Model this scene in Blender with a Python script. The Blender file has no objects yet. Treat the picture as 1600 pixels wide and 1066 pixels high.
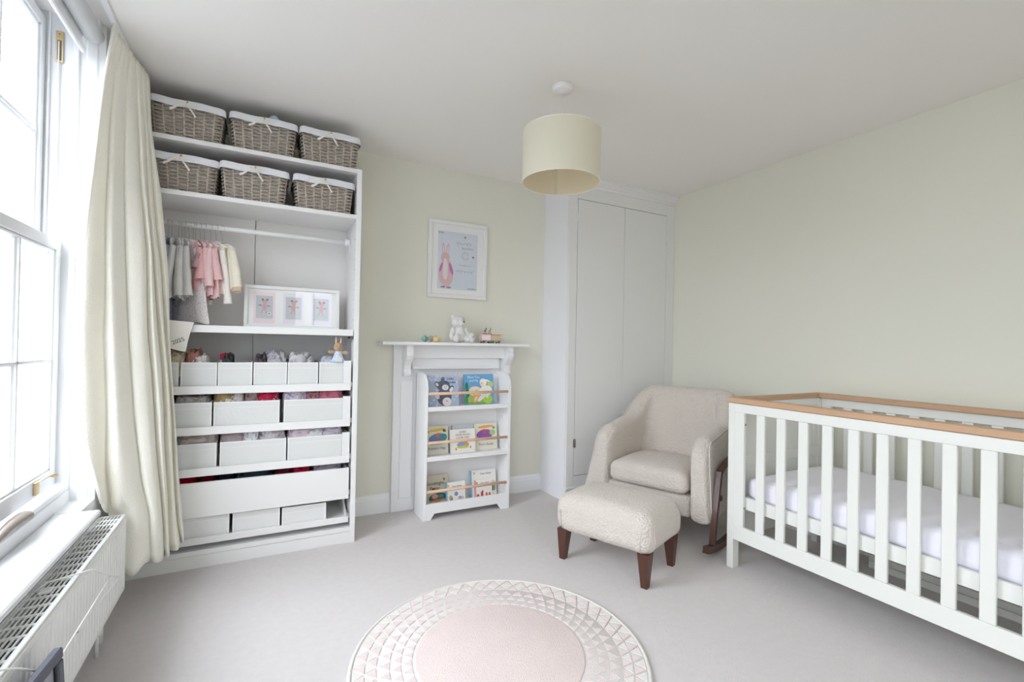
import bpy, bmesh, math, random
from mathutils import Vector, Matrix, noise
random.seed(7)
PI = math.pi
SC = bpy.context.scene
COL = SC.collection

# ------------------------------------------------------------ camera, sky, light, exposure
cam_d = bpy.data.cameras.new('camera')
cam_d.sensor_width = 36.0
cam_d.lens = 737.585 / 1600 * 36.0
cam_d.clip_start = 0.02
cam = bpy.data.objects.new('camera', cam_d)
COL.objects.link(cam)
_yaw, _pitch, _roll = 0.487428, 0.00787574, 0.0189977
_f = Vector((math.sin(_yaw) * math.cos(_pitch), math.cos(_yaw) * math.cos(_pitch), math.sin(_pitch)))
_r = Vector((math.cos(_yaw), -math.sin(_yaw), 0))
_u = _r.cross(_f)
_r2 = _r * math.cos(_roll) + _u * math.sin(_roll)
_u2 = -_r * math.sin(_roll) + _u * math.cos(_roll)
_m = Matrix((( _r2.x, _u2.x, -_f.x, 0), (_r2.y, _u2.y, -_f.y, 0), (_r2.z, _u2.z, -_f.z, 1.26), (0, 0, 0, 1)))
cam.matrix_world = _m
SC.camera = cam

w = bpy.data.worlds.new('overcast_sky')
SC.world = w
w.use_nodes = True
_bg = w.node_tree.nodes['Background']
_bg.inputs['Color'].default_value = (0.87, 0.925, 1.0, 1)
# overcast dome: bright above, paler paving and facades below the horizon
_nt = w.node_tree
_tc = _nt.nodes.new('ShaderNodeTexCoord'); _sx = _nt.nodes.new('ShaderNodeSeparateXYZ'); _mr = _nt.nodes.new('ShaderNodeMapRange')
_mr.inputs['From Min'].default_value = -0.15; _mr.inputs['From Max'].default_value = 0.75
_mr.inputs['To Min'].default_value = 1.7; _mr.inputs['To Max'].default_value = 15.0
_nt.links.new(_tc.outputs['Generated'], _sx.inputs[0]); _nt.links.new(_sx.outputs['Z'], _mr.inputs['Value'])
_nt.links.new(_mr.outputs['Result'], _bg.inputs['Strength'])
SC.view_settings.view_transform = 'Standard'
SC.view_settings.look = 'None'
SC.view_settings.exposure = 0.19
SC.view_settings.gamma = 1.0
SC.view_settings.use_curve_mapping = False
SC.cycles.max_bounces = 14
SC.cycles.diffuse_bounces = 10
SC.cycles.transparent_max_bounces = 16
SC.cycles.caustics_reflective = False
SC.cycles.caustics_refractive = False
SC.cycles.sample_clamp_indirect = 8.0

XL, XR, YF, YB, HC = -0.635, 3.34, 3.54, -1.25, 2.64    # room shell

def portal(name, loc, rot, sx, sy):
    d = bpy.data.lights.new(name, 'AREA'); d.shape = 'RECTANGLE'; d.size = sx; d.size_y = sy
    d.cycles.is_portal = True
    o = bpy.data.objects.new(name, d); COL.objects.link(o); o.location = loc; o.rotation_euler = rot
    return o
# daylight comes through the two sash windows of the left wall
portal('window_portal', (-0.93, 2.02, 1.6), (0, -PI / 2, 0), 2.1, 1.36)
portal('window_portal', (-0.93, -0.20, 1.6), (0, -PI / 2, 0), 2.1, 1.36)

portal('window_portal', (0.88, YB - 0.19, 1.865), (PI / 2, 0, 0), 0.64, 1.43)

# ------------------------------------------------------------ materials
def lin(c):
    c = c / 255.0
    return c / 12.92 if c <= 0.04045 else ((c + 0.055) / 1.055) ** 2.4
def S(r, g, b):
    return (lin(r), lin(g), lin(b), 1)
MATS = {}
def mat(name, col, rough=0.5, bump=0.0, scale=60, var=0.0, vscale=8, metal=0.0, spec=0.4, sheen=0.0, stretch=None, coat=0.0):
    m = bpy.data.materials.new(name); m.use_nodes = True
    nt = m.node_tree; b = nt.nodes['Principled BSDF']
    b.inputs['Base Color'].default_value = col
    b.inputs['Roughness'].default_value = rough
    b.inputs['Metallic'].default_value = metal
    b.inputs['Specular IOR Level'].default_value = spec
    if sheen:
        b.inputs['Sheen Weight'].default_value = sheen
    if coat:
        b.inputs['Coat Weight'].default_value = coat
    tc = nt.nodes.new('ShaderNodeTexCoord'); mp = nt.nodes.new('ShaderNodeMapping')
    nt.links.new(tc.outputs['Object'], mp.inputs['Vector'])
    if stretch:
        mp.inputs['Scale'].default_value = stretch
    if var:
        n = nt.nodes.new('ShaderNodeTexNoise'); n.inputs['Scale'].default_value = vscale
        n.inputs['Detail'].default_value = 5
        nt.links.new(mp.outputs[0], n.inputs['Vector'])
        r = nt.nodes.new('ShaderNodeMix'); r.data_type = 'RGBA'
        r.inputs[6].default_value = tuple(c * (1 - var) for c in col[:3]) + (1,)
        r.inputs[7].default_value = tuple(min(1, c * (1 + var)) for c in col[:3]) + (1,)
        nt.links.new(n.outputs['Fac'], r.inputs[0])
        nt.links.new(r.outputs[2], b.inputs['Base Color'])
    if bump:
        n = nt.nodes.new('ShaderNodeTexNoise'); n.inputs['Scale'].default_value = scale
        n.inputs['Detail'].default_value = 3
        nt.links.new(mp.outputs[0], n.inputs['Vector'])
        bn = nt.nodes.new('ShaderNodeBump'); bn.inputs['Strength'].default_value = bump
        bn.inputs['Distance'].default_value = 0.01
        nt.links.new(n.outputs['Fac'], bn.inputs['Height'])
        nt.links.new(bn.outputs[0], b.inputs['Normal'])
    MATS[name] = m
    return m
def glass_mat(name, tint=(1, 1, 1, 1), gloss=0.08):
    m = bpy.data.materials.new(name); m.use_nodes = True
    nt = m.node_tree; nt.nodes.clear()
    out = nt.nodes.new('ShaderNodeOutputMaterial'); mx = nt.nodes.new('ShaderNodeMixShader')
    tr = nt.nodes.new('ShaderNodeBsdfTransparent'); gl = nt.nodes.new('ShaderNodeBsdfGlossy')
    tr.inputs['Color'].default_value = tint
    gl.inputs['Roughness'].default_value = 0.0
    lw = nt.nodes.new('ShaderNodeFresnel'); lw.inputs['IOR'].default_value = 1.45
    ge = nt.nodes.new('ShaderNodeNewGeometry'); sb = nt.nodes.new('ShaderNodeMath'); sb.operation = 'SUBTRACT'; sb.inputs[0].default_value = 1.0
    mu = nt.nodes.new('ShaderNodeMath'); mu.operation = 'MULTIPLY'
    nt.links.new(ge.outputs['Backfacing'], sb.inputs[1]); nt.links.new(sb.outputs[0], mu.inputs[0]); nt.links.new(lw.outputs[0], mu.inputs[1])
    nt.links.new(mu.outputs[0], mx.inputs[0])
    nt.links.new(tr.outputs[0], mx.inputs[1]); nt.links.new(gl.outputs[0], mx.inputs[2])
    nt.links.new(mx.outputs[0], out.inputs['Surface'])
    MATS[name] = m
    return m
def cloth_mat(name, col, trans=0.25, bump=0.3, scale=180, var=0.03):
    m = mat(name, col, 0.9, bump, scale, var, 14, spec=0.15, sheen=0.15)
    nt = m.node_tree; b = nt.nodes['Principled BSDF']; out = nt.nodes['Material Output']
    t = nt.nodes.new('ShaderNodeBsdfTranslucent'); t.inputs['Color'].default_value = col
    mx = nt.nodes.new('ShaderNodeMixShader'); mx.inputs[0].default_value = trans
    nt.links.new(b.outputs[0], mx.inputs[1]); nt.links.new(t.outputs[0], mx.inputs[2])
    nt.links.new(mx.outputs[0], out.inputs['Surface'])
    return m
def dotted(name, base, dot, scale=60, thresh=0.22, rough=0.9):
    m = mat(name, base, rough, 0.2, 150)
    nt = m.node_tree; b = nt.nodes['Principled BSDF']
    tc = nt.nodes.new('ShaderNodeTexCoord'); v = nt.nodes.new('ShaderNodeTexVoronoi')
    v.inputs['Scale'].default_value = scale
    nt.links.new(tc.outputs['Object'], v.inputs['Vector'])
    r = nt.nodes.new('ShaderNodeValToRGB'); r.color_ramp.interpolation = 'CONSTANT'
    r.color_ramp.elements[0].color = dot; r.color_ramp.elements[1].color = base
    r.color_ramp.elements[1].position = thresh
    nt.links.new(v.outputs['Distance'], r.inputs[0]); nt.links.new(r.outputs[0], b.inputs['Base Color'])
    return m

M_WALL = mat('cream_wall_paint', S(226, 225, 213), 0.75, 0.05, 220, 0.012, 1.5)
M_CEIL = mat('ceiling_paint', S(238, 236, 232), 0.85, 0.04, 200)
M_WINP = mat('window_dimmed_white_gloss_paint', S(225, 226, 228), 0.35, 0.02, 60)  # white gloss darkened in its colour to hold down the strong window light
M_TRIM = mat('white_gloss_paint', S(240, 241, 243), 0.35, 0.02, 60)
M_FURN = mat('white_furniture_laminate', S(231, 231, 230), 0.42, 0.0)
M_FURN_IN = mat('white_furniture_back_panel', S(226, 224, 222), 0.5)
M_CUP = mat('cupboard_grey_white_paint', S(230, 230, 230), 0.5, 0.05, 40)
M_BOOKC = mat('bookcase_white_paint', S(238, 238, 239), 0.45)
M_SEAM = mat('shadow_gap_grey', S(95, 92, 88), 0.8)
M_CARPET = mat('pale_grey_carpet', S(221, 215, 213), 1.0, 0.9, 420, 0.06, 30, spec=0.05, sheen=0.3)
M_BOUCLE = mat('cream_boucle', S(218, 209, 200), 1.0, 1.0, 95, 0.06, 90, spec=0.05, sheen=0.3)
for _n in M_BOUCLE.node_tree.nodes:
    if _n.type == 'BUMP': _n.inputs['Distance'].default_value = 0.015
for _n in M_CARPET.node_tree.nodes:
    if _n.type == 'BUMP': _n.inputs['Distance'].default_value = 0.006
M_PIPE = mat('cream_piping', S(214, 207, 201), 0.9, 0.4, 300, spec=0.1)
M_WALNUT = mat('dark_walnut', S(82, 50, 40), 0.38, 0.08, 30, 0.25, 12, stretch=(1, 1, 0.2), coat=0.2)
M_OAK = mat('oak', S(194, 158, 127), 0.5, 0.1, 40, 0.14, 14, stretch=(4, 0.35, 4))
M_BEECH = mat('beech_dowel', S(222, 186, 160), 0.5, 0.05, 40, 0.08, 12, stretch=(0.3, 3, 3))
M_COT = mat('cot_white_paint', S(228, 229, 224), 0.42)
M_SHEET = mat('white_fitted_sheet', S(238, 237, 246), 0.9, 0.15, 30, spec=0.1)
M_CURTAIN = cloth_mat('ivory_curtain_linen', S(254, 251, 241), 0.12, 0.35, 160)
M_LINING = cloth_mat('cream_curtain_lining', S(243, 230, 190), 0.35)
M_SHADE = cloth_mat('pale_cream_lampshade', S(236, 234, 218), 0.30, 0.1, 300, 0.0)
M_SHADE_IN = cloth_mat('lampshade_lining', S(238, 228, 205), 0.30, 0.0, 300, 0.0)
M_PLASTIC = mat('white_plastic', S(238, 236, 238), 0.4)
M_METALW = mat('white_enamel_metal', S(238, 239, 237), 0.35)
M_RADIN = mat('radiator_inside_grey', S(150, 152, 152), 0.6)
M_BRASS = mat('brass', S(206, 184, 142), 0.45, metal=0.8)
M_PEWTER = mat('pewter_grey_metal', S(150, 140, 132), 0.45, metal=0.55)
M_STEEL = mat('steel', S(190, 190, 190), 0.35, metal=0.9)
M_DARK = mat('dark_grey_frame_plastic', S(84, 84, 98), 0.5, 0.1, 90)
M_DARKG = mat('grey_panel', S(128, 130, 142), 0.25)
M_BLACK = mat('black_slot', S(16, 16, 18), 0.5)
M_WICKER = mat('grey_willow', S(172, 162, 150), 0.75, 0.4, 90, 0.38, 30)
M_STAKE = mat('grey_willow_stake', S(196, 184, 170), 0.75, 0.3, 90, 0.2, 30)
M_LINER = mat('white_cotton_liner', S(228, 229, 234), 0.9, 0.25, 90, spec=0.1)
M_RIBBON = mat('ivory_ribbon', S(236, 232, 222), 0.7)
M_BIN = mat('white_fabric_bin', S(226, 226, 225), 0.8, 0.12, 60, 0.015, 10)
M_BINEDGE = mat('bin_edge_tape', S(240, 240, 240), 0.7)
M_GLASS = glass_mat('window_glass')
M_DGLASS = glass_mat('drawer_glass', (0.992, 0.996, 0.994, 1))
M_MAT = mat('white_card_mount', S(240, 240, 240), 0.8)
M_PINKMAT = mat('pale_pink_mount', S(240, 222, 228), 0.8)
M_PRINT = mat('pale_blue_print', S(214, 222, 232), 0.7, var=0.05, vscale=12)
M_PRINT2 = mat('grey_print', S(196, 202, 204), 0.7, var=0.04, vscale=30)
M_RUG_W = mat('rug_cream_pile', S(236, 231, 226), 1.0, 0.7, 300, 0.03, 30, spec=0.03, sheen=0.3)
M_RUG_P = mat('rug_pink_pile', S(238, 220, 216), 1.0, 0.8, 260, 0.06, 9, spec=0.03, sheen=0.3)
M_RUG_T = mat('rug_pink_triangle_pile', S(236, 219, 218), 1.0, 0.7, 300, 0.05, 14, spec=0.03, sheen=0.3)
M_PLUSHW = mat('white_plush', S(238, 236, 234), 1.0, 0.8, 220, spec=0.05, sheen=0.4)
def flat(name, r, g, b, rough=0.7):
    return MATS.get(name) or mat(name, S(r, g, b), rough)

# ------------------------------------------------------------ mesh builder
class MB:
    def __init__(s):
        s.v = []; s.f = []; s.m = []; s.sm = []
    def add(s, vs, fs, mi=0, smooth=False, T=None):
        o = len(s.v)
        for p in vs:
            p = Vector(p)
            s.v.append(T @ p if T else p)
        for f in fs:
            s.f.append([i + o for i in f]); s.m.append(mi); s.sm.append(smooth)
        return s
    def box(s, x0, x1, y0, y1, z0, z1, mi=0, b=0.0, T=None):
        x0, x1 = min(x0, x1), max(x0, x1); y0, y1 = min(y0, y1), max(y0, y1); z0, z1 = min(z0, z1), max(z0, z1)
        if b <= 0:
            vs = [(x, y, z) for z in (z0, z1) for y in (y0, y1) for x in (x0, x1)]
            s.add(vs, [(0, 2, 3, 1), (4, 5, 7, 6), (0, 1, 5, 4), (2, 6, 7, 3), (0, 4, 6, 2), (1, 3, 7, 5)], mi, False, T)
            return s
        b = min(b, (x1 - x0) * 0.45, (y1 - y0) * 0.45, (z1 - z0) * 0.45)
        vs = []; idx = {}
        for zi, z in enumerate((z0, z1)):
            for yi, y in enumerate((y0, y1)):
                for xi, x in enumerate((x0, x1)):
                    dx = b if xi == 0 else -b; dy = b if yi == 0 else -b; dz = b if zi == 0 else -b
                    idx[(xi, yi, zi, 0)] = len(vs); vs.append((x, y + dy, z + dz))
                    idx[(xi, yi, zi, 1)] = len(vs); vs.append((x + dx, y, z + dz))
                    idx[(xi, yi, zi, 2)] = len(vs); vs.append((x + dx, y + dy, z))
        I = lambda a, c, d, k: idx[(a, c, d, k)]
        fs = []
        fs.append((I(0,0,0,0), I(0,0,1,0), I(0,1,1,0), I(0,1,0,0))); fs.append((I(1,0,0,0), I(1,1,0,0), I(1,1,1,0), I(1,0,1,0)))
        fs.append((I(0,0,0,1), I(1,0,0,1), I(1,0,1,1), I(0,0,1,1))); fs.append((I(0,1,0,1), I(0,1,1,1), I(1,1,1,1), I(1,1,0,1)))
        fs.append((I(0,0,0,2), I(0,1,0,2), I(1,1,0,2), I(1,0,0,2))); fs.append((I(0,0,1,2), I(1,0,1,2), I(1,1,1,2), I(0,1,1,2)))
        for a in (0, 1):
            for c in (0, 1):
                fs.append((I(a,c,0,0), I(a,c,1,0), I(a,c,1,1), I(a,c,0,1)))
                fs.append((I(a,0,c,0), I(a,1,c,0), I(a,1,c,2), I(a,0,c,2)))
                fs.append((I(0,a,c,1), I(1,a,c,1), I(1,a,c,2), I(0,a,c,2)))
                for d in (0, 1):
                    fs.append((I(a,c,d,0), I(a,c,d,1), I(a,c,d,2)))
        s.add(vs, fs, mi, False, T)
        return s
    def prism(s, poly, axis, a, b, mi=0, T=None, smooth=False):
        n = len(poly)
        def P(p, h):
            if axis == 'x': return (h, p[0], p[1])
            if axis == 'y': return (p[0], h, p[1])
            return (p[0], p[1], h)
        vs = [P(p, a) for p in poly] + [P(p, b) for p in poly]
        s.add(vs, [tuple(range(n))[::-1], tuple(range(n, 2 * n))], mi, False, T)
        o = len(s.v) - 2 * n
        for i in range(n):
            j = (i + 1) % n
            s.f.append([o + i, o + j, o + n + j, o + n + i]); s.m.append(mi); s.sm.append(smooth)
        return s
    def tube(s, pts, r, n=8, mi=0, cap=True, closed=False, T=None, flatn=1.0):
        pts = [Vector(p) for p in pts]; k = len(pts)
        rs = r if isinstance(r, (list, tuple)) else [r] * k
        vs = []; up = None
        for i, p in enumerate(pts):
            if closed:
                d = pts[(i + 1) % k] - pts[i - 1]
            else:
                d = pts[min(i + 1, k - 1)] - pts[max(i - 1, 0)]
            d.normalize()
            if up is None:
                up = Vector((0, 0, 1)) if abs(d.z) < 0.9 else Vector((1, 0, 0))
            a = d.cross(up)
            if a.length < 1e-5: a = d.orthogonal()
            a.normalize(); c = a.cross(d).normalized(); up = c
            for j in range(n):
                t = 2 * PI * j / n
                vs.append(p + (a * math.cos(t) + c * math.sin(t) * flatn) * rs[i])
        fs = []
        for i in range(k if closed else k - 1):
            i2 = (i + 1) % k
            for j in range(n):
                j2 = (j + 1) % n
                fs.append((i * n + j, i * n + j2, i2 * n + j2, i2 * n + j))
        if cap and not closed:
            fs.append(tuple(range(n))[::-1]); fs.append(tuple((k - 1) * n + j for j in range(n)))
        s.add(vs, fs, mi, n > 5, T)
        return s
    def lathe(s, prof, c=(0, 0, 0), n=32, mi=0, T=None, smooth=True, caps=True):
        vs = []
        for (r, z) in prof:
            for j in range(n):
                t = 2 * PI * j / n
                vs.append((c[0] + r * math.cos(t), c[1] + r * math.sin(t), c[2] + z))
        fs = []
        for i in range(len(prof) - 1):
            for j in range(n):
                j2 = (j + 1) % n
                fs.append((i * n + j, i * n + j2, (i + 1) * n + j2, (i + 1) * n + j))
        if caps:
            fs.append(tuple(range(n))[::-1]); fs.append(tuple((len(prof) - 1) * n + j for j in range(n)))
        s.add(vs, fs, mi, smooth, T)
        return s
    def ball(s, c, r, n=14, mi=0, T=None):
        rx, ry, rz = r if isinstance(r, (list, tuple)) else (r, r, r)
        vs = []; m = n // 2
        for i in range(m + 1):
            ph = PI * i / m
            for j in range(n):
                t = 2 * PI * j / n
                vs.append((c[0] + rx * math.sin(ph) * math.cos(t), c[1] + ry * math.sin(ph) * math.sin(t), c[2] + rz * math.cos(ph)))
        fs = [(i * n + j, (i + 1) * n + j, (i + 1) * n + (j + 1) % n, i * n + (j + 1) % n) for i in range(m) for j in range(n)]
        s.add(vs, fs, mi, True, T)
        return s
    def grid(s, fn, nu, nv, mi=0, wrap=False, T=None, smooth=True):
        vs = [fn(i / nu, j / nv) for j in range(nv + 1) for i in range(nu + (0 if wrap else 1))]
        W = nu if wrap else nu + 1
        fs = []
        for j in range(nv):
            for i in range(nu):
                i2 = (i + 1) % W if wrap else i + 1
                fs.append((j * W + i, j * W + i2, (j + 1) * W + i2, (j + 1) * W + i))
        s.add(vs, fs, mi, smooth, T)
        return s
    def disc(s, c, rx, rz, y, mi=0, n=20, T=None, rot=0):
        vs = []
        for j in range(n):
            t = 2 * PI * j / n
            a, b = rx * math.cos(t), rz * math.sin(t)
            vs.append((c[0] + a * math.cos(rot) - b * math.sin(rot), y, c[1] + a * math.sin(rot) + b * math.cos(rot)))
        s.add(vs, [tuple(range(n))], mi, False, T)
        return s
    def center(s):
        xs = [p.x for p in s.v]; ys = [p.y for p in s.v]; zs = [p.z for p in s.v]
        return Vector(((min(xs) + max(xs)) / 2, (min(ys) + max(ys)) / 2, min(zs)))
    def build(s, name, mats, parent=None, label=None, cat=None, group=None, kind=None, merge=True):
        me = bpy.data.meshes.new(name)
        if parent is None:
            org = s.center()
        else:
            org = ORG[parent]
        me.from_pydata([tuple(p - org) for p in s.v], [], s.f)
        if not isinstance(mats, (list, tuple)): mats = [mats]
        for m in mats: me.materials.append(m)
        me.polygons.foreach_set('material_index', s.m)
        me.polygons.foreach_set('use_smooth', s.sm)
        bm = bmesh.new(); bm.from_mesh(me)
        if merge:
            bmesh.ops.remove_doubles(bm, verts=bm.verts, dist=1e-6)
        bmesh.ops.recalc_face_normals(bm, faces=bm.faces)
        bm.to_mesh(me); bm.free(); me.update()
        o = bpy.data.objects.new(name, me); COL.objects.link(o)
        if parent is None:
            o.location = org; ORG[o] = org
        else:
            o.parent = parent; ORG[o] = org
        tag(o, label, cat, group, kind)
        return o
ORG = {}
def tag(o, label=None, cat=None, group=None, kind=None):
    if label: o['label'] = label
    if cat: o['category'] = cat
    if group: o['group'] = group
    if kind: o['kind'] = kind
    return o
def thing(name, label, cat, loc, group=None, kind=None):
    o = bpy.data.objects.new(name, None); COL.objects.link(o)
    o.empty_display_size = 0.05
    o.location = loc; ORG[o] = Vector(loc)
    return tag(o, label, cat, group, kind)
def copy_tree(o, parent=None):
    c = o.copy(); COL.objects.link(c)
    if parent is not None: c.parent = parent
    ORG[c] = ORG[o]
    for ch in [x for x in COL.objects if x.parent == o]:
        copy_tree(ch, c)
    return c
def subsurf(o, n=2):
    m = o.modifiers.new('subdivision', 'SUBSURF'); m.levels = n; m.render_levels = n
    return o
def mirror_mod(o): return o
def textmesh(txt, size, T, parent, mat_, name='lettering', extrude=0.0003, align='CENTER', shear=0.0, label=None):
    cu = bpy.data.curves.new('txt', 'FONT'); cu.body = txt; cu.size = size; cu.extrude = extrude
    cu.align_x = align; cu.align_y = 'CENTER'; cu.shear = shear; cu.resolution_u = 3
    tmp = bpy.data.objects.new('txt', cu); COL.objects.link(tmp)
    me = bpy.data.meshes.new_from_object(tmp.evaluated_get(bpy.context.evaluated_depsgraph_get()))
    bpy.data.objects.remove(tmp); bpy.data.curves.remove(cu)
    me.transform(T); me.transform(Matrix.Translation(-ORG[parent]))
    me.materials.clear(); me.materials.append(mat_); me.name = name
    o = bpy.data.objects.new(name, me); COL.objects.link(o); o.parent = parent; ORG[o] = ORG[parent]
    if label: o['label'] = label
    return o
# text is laid in x-y; stand it up facing -Y
STAND = Matrix.Rotation(PI / 2, 4, 'X')

# ------------------------------------------------------------ room shell
MB().box(XL - 0.4, XR + 0.1, YB - 0.2, YF + 0.1, -0.1, 0).build('floor', M_CARPET, label='pale grey cut pile carpet covering the nursery floor', kind='structure')
MB().box(XL - 0.4, XR + 0.1, YB - 0.2, YF + 0.1, HC, HC + 0.1).build('ceiling', M_CEIL, label='plain off-white ceiling above the pendant lamp', kind='structure')
MB().box(XL - 0.4, XR + 0.1, YF, YF + 0.1, 0, HC).build('wall_far', M_WALL, label='cream painted far wall behind wardrobe and fireplace', kind='structure')
MB().box(XR, XR + 0.1, YB - 0.2, YF, 0, HC).build('wall_right', M_WALL, label='plain cream painted wall behind the cot', kind='structure')
# left wall with two window openings that reach the ceiling
W1 = (1.34, 2.70); W2 = (-0.88, 0.48); ZS = 0.52
wl = MB()
X0, X1 = XL - 0.30, XL
wl.box(X0, X1, W1[1], YF, 0, HC); wl.box(X0, X1, W2[1], W1[0], 0, HC); wl.box(X0, X1, YB - 0.2, W2[0], 0, HC)
wl.box(X0, X1, W1[0], W1[1], 0, ZS); wl.box(X0, X1, W2[0], W2[1], 0, ZS)
wl.build('wall_left', M_WINP, label='white painted window wall on the left', kind='structure')
wb = MB()
wb.box(XL - 0.3, 0.56, YB - 0.2, YB, 0, HC); wb.box(1.20, XR, YB - 0.2, YB, 0, HC)
wb.box(0.56, 1.20, YB - 0.2, YB, 0, 1.15); wb.box(0.56, 1.20, YB - 0.2, YB, 2.58, HC)
wb.build('wall_back', M_WALL, label='cream wall behind the camera', kind='structure')

def baseboard(name, p0, p1, nrm, label):
    # profile: plank with a stepped and rounded top
    prof = [(0, 0), (0.016, 0), (0.016, 0.100), (0.012, 0.108), (0.012, 0.120), (0.007, 0.132), (0.0, 0.138)]
    p0 = Vector(p0); p1 = Vector(p1); n = Vector(nrm)
    vs = [p0 + n * a + Vector((0, 0, z)) for a, z in prof] + [p1 + n * a + Vector((0, 0, z)) for a, z in prof]
    k = len(prof)
    fs = [tuple(range(k)), tuple(range(k, 2 * k))] + [(i, (i + 1) % k, k + (i + 1) % k, k + i) for i in range(k)]
    MB().add(vs, fs).build(name, M_TRIM, label=label, kind='structure')
baseboard('baseboard_far', (0.545, YF, 0), (0.865, YF, 0), (0, -1, 0), 'white skirting board between wardrobe and fireplace')
baseboard('baseboard_far', (1.852, YF, 0), (2.178, YF, 0), (0, -1, 0), 'white skirting board between fireplace and cupboard')
baseboard('baseboard_right', (XR, YB, 0), (XR, 3.14, 0), (-1, 0, 0), 'white skirting board behind the cot')
baseboard('baseboard_left', (XL, YB, 0), (XL, 3.05, 0), (1, 0, 0), 'white skirting board behind the radiator')

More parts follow.
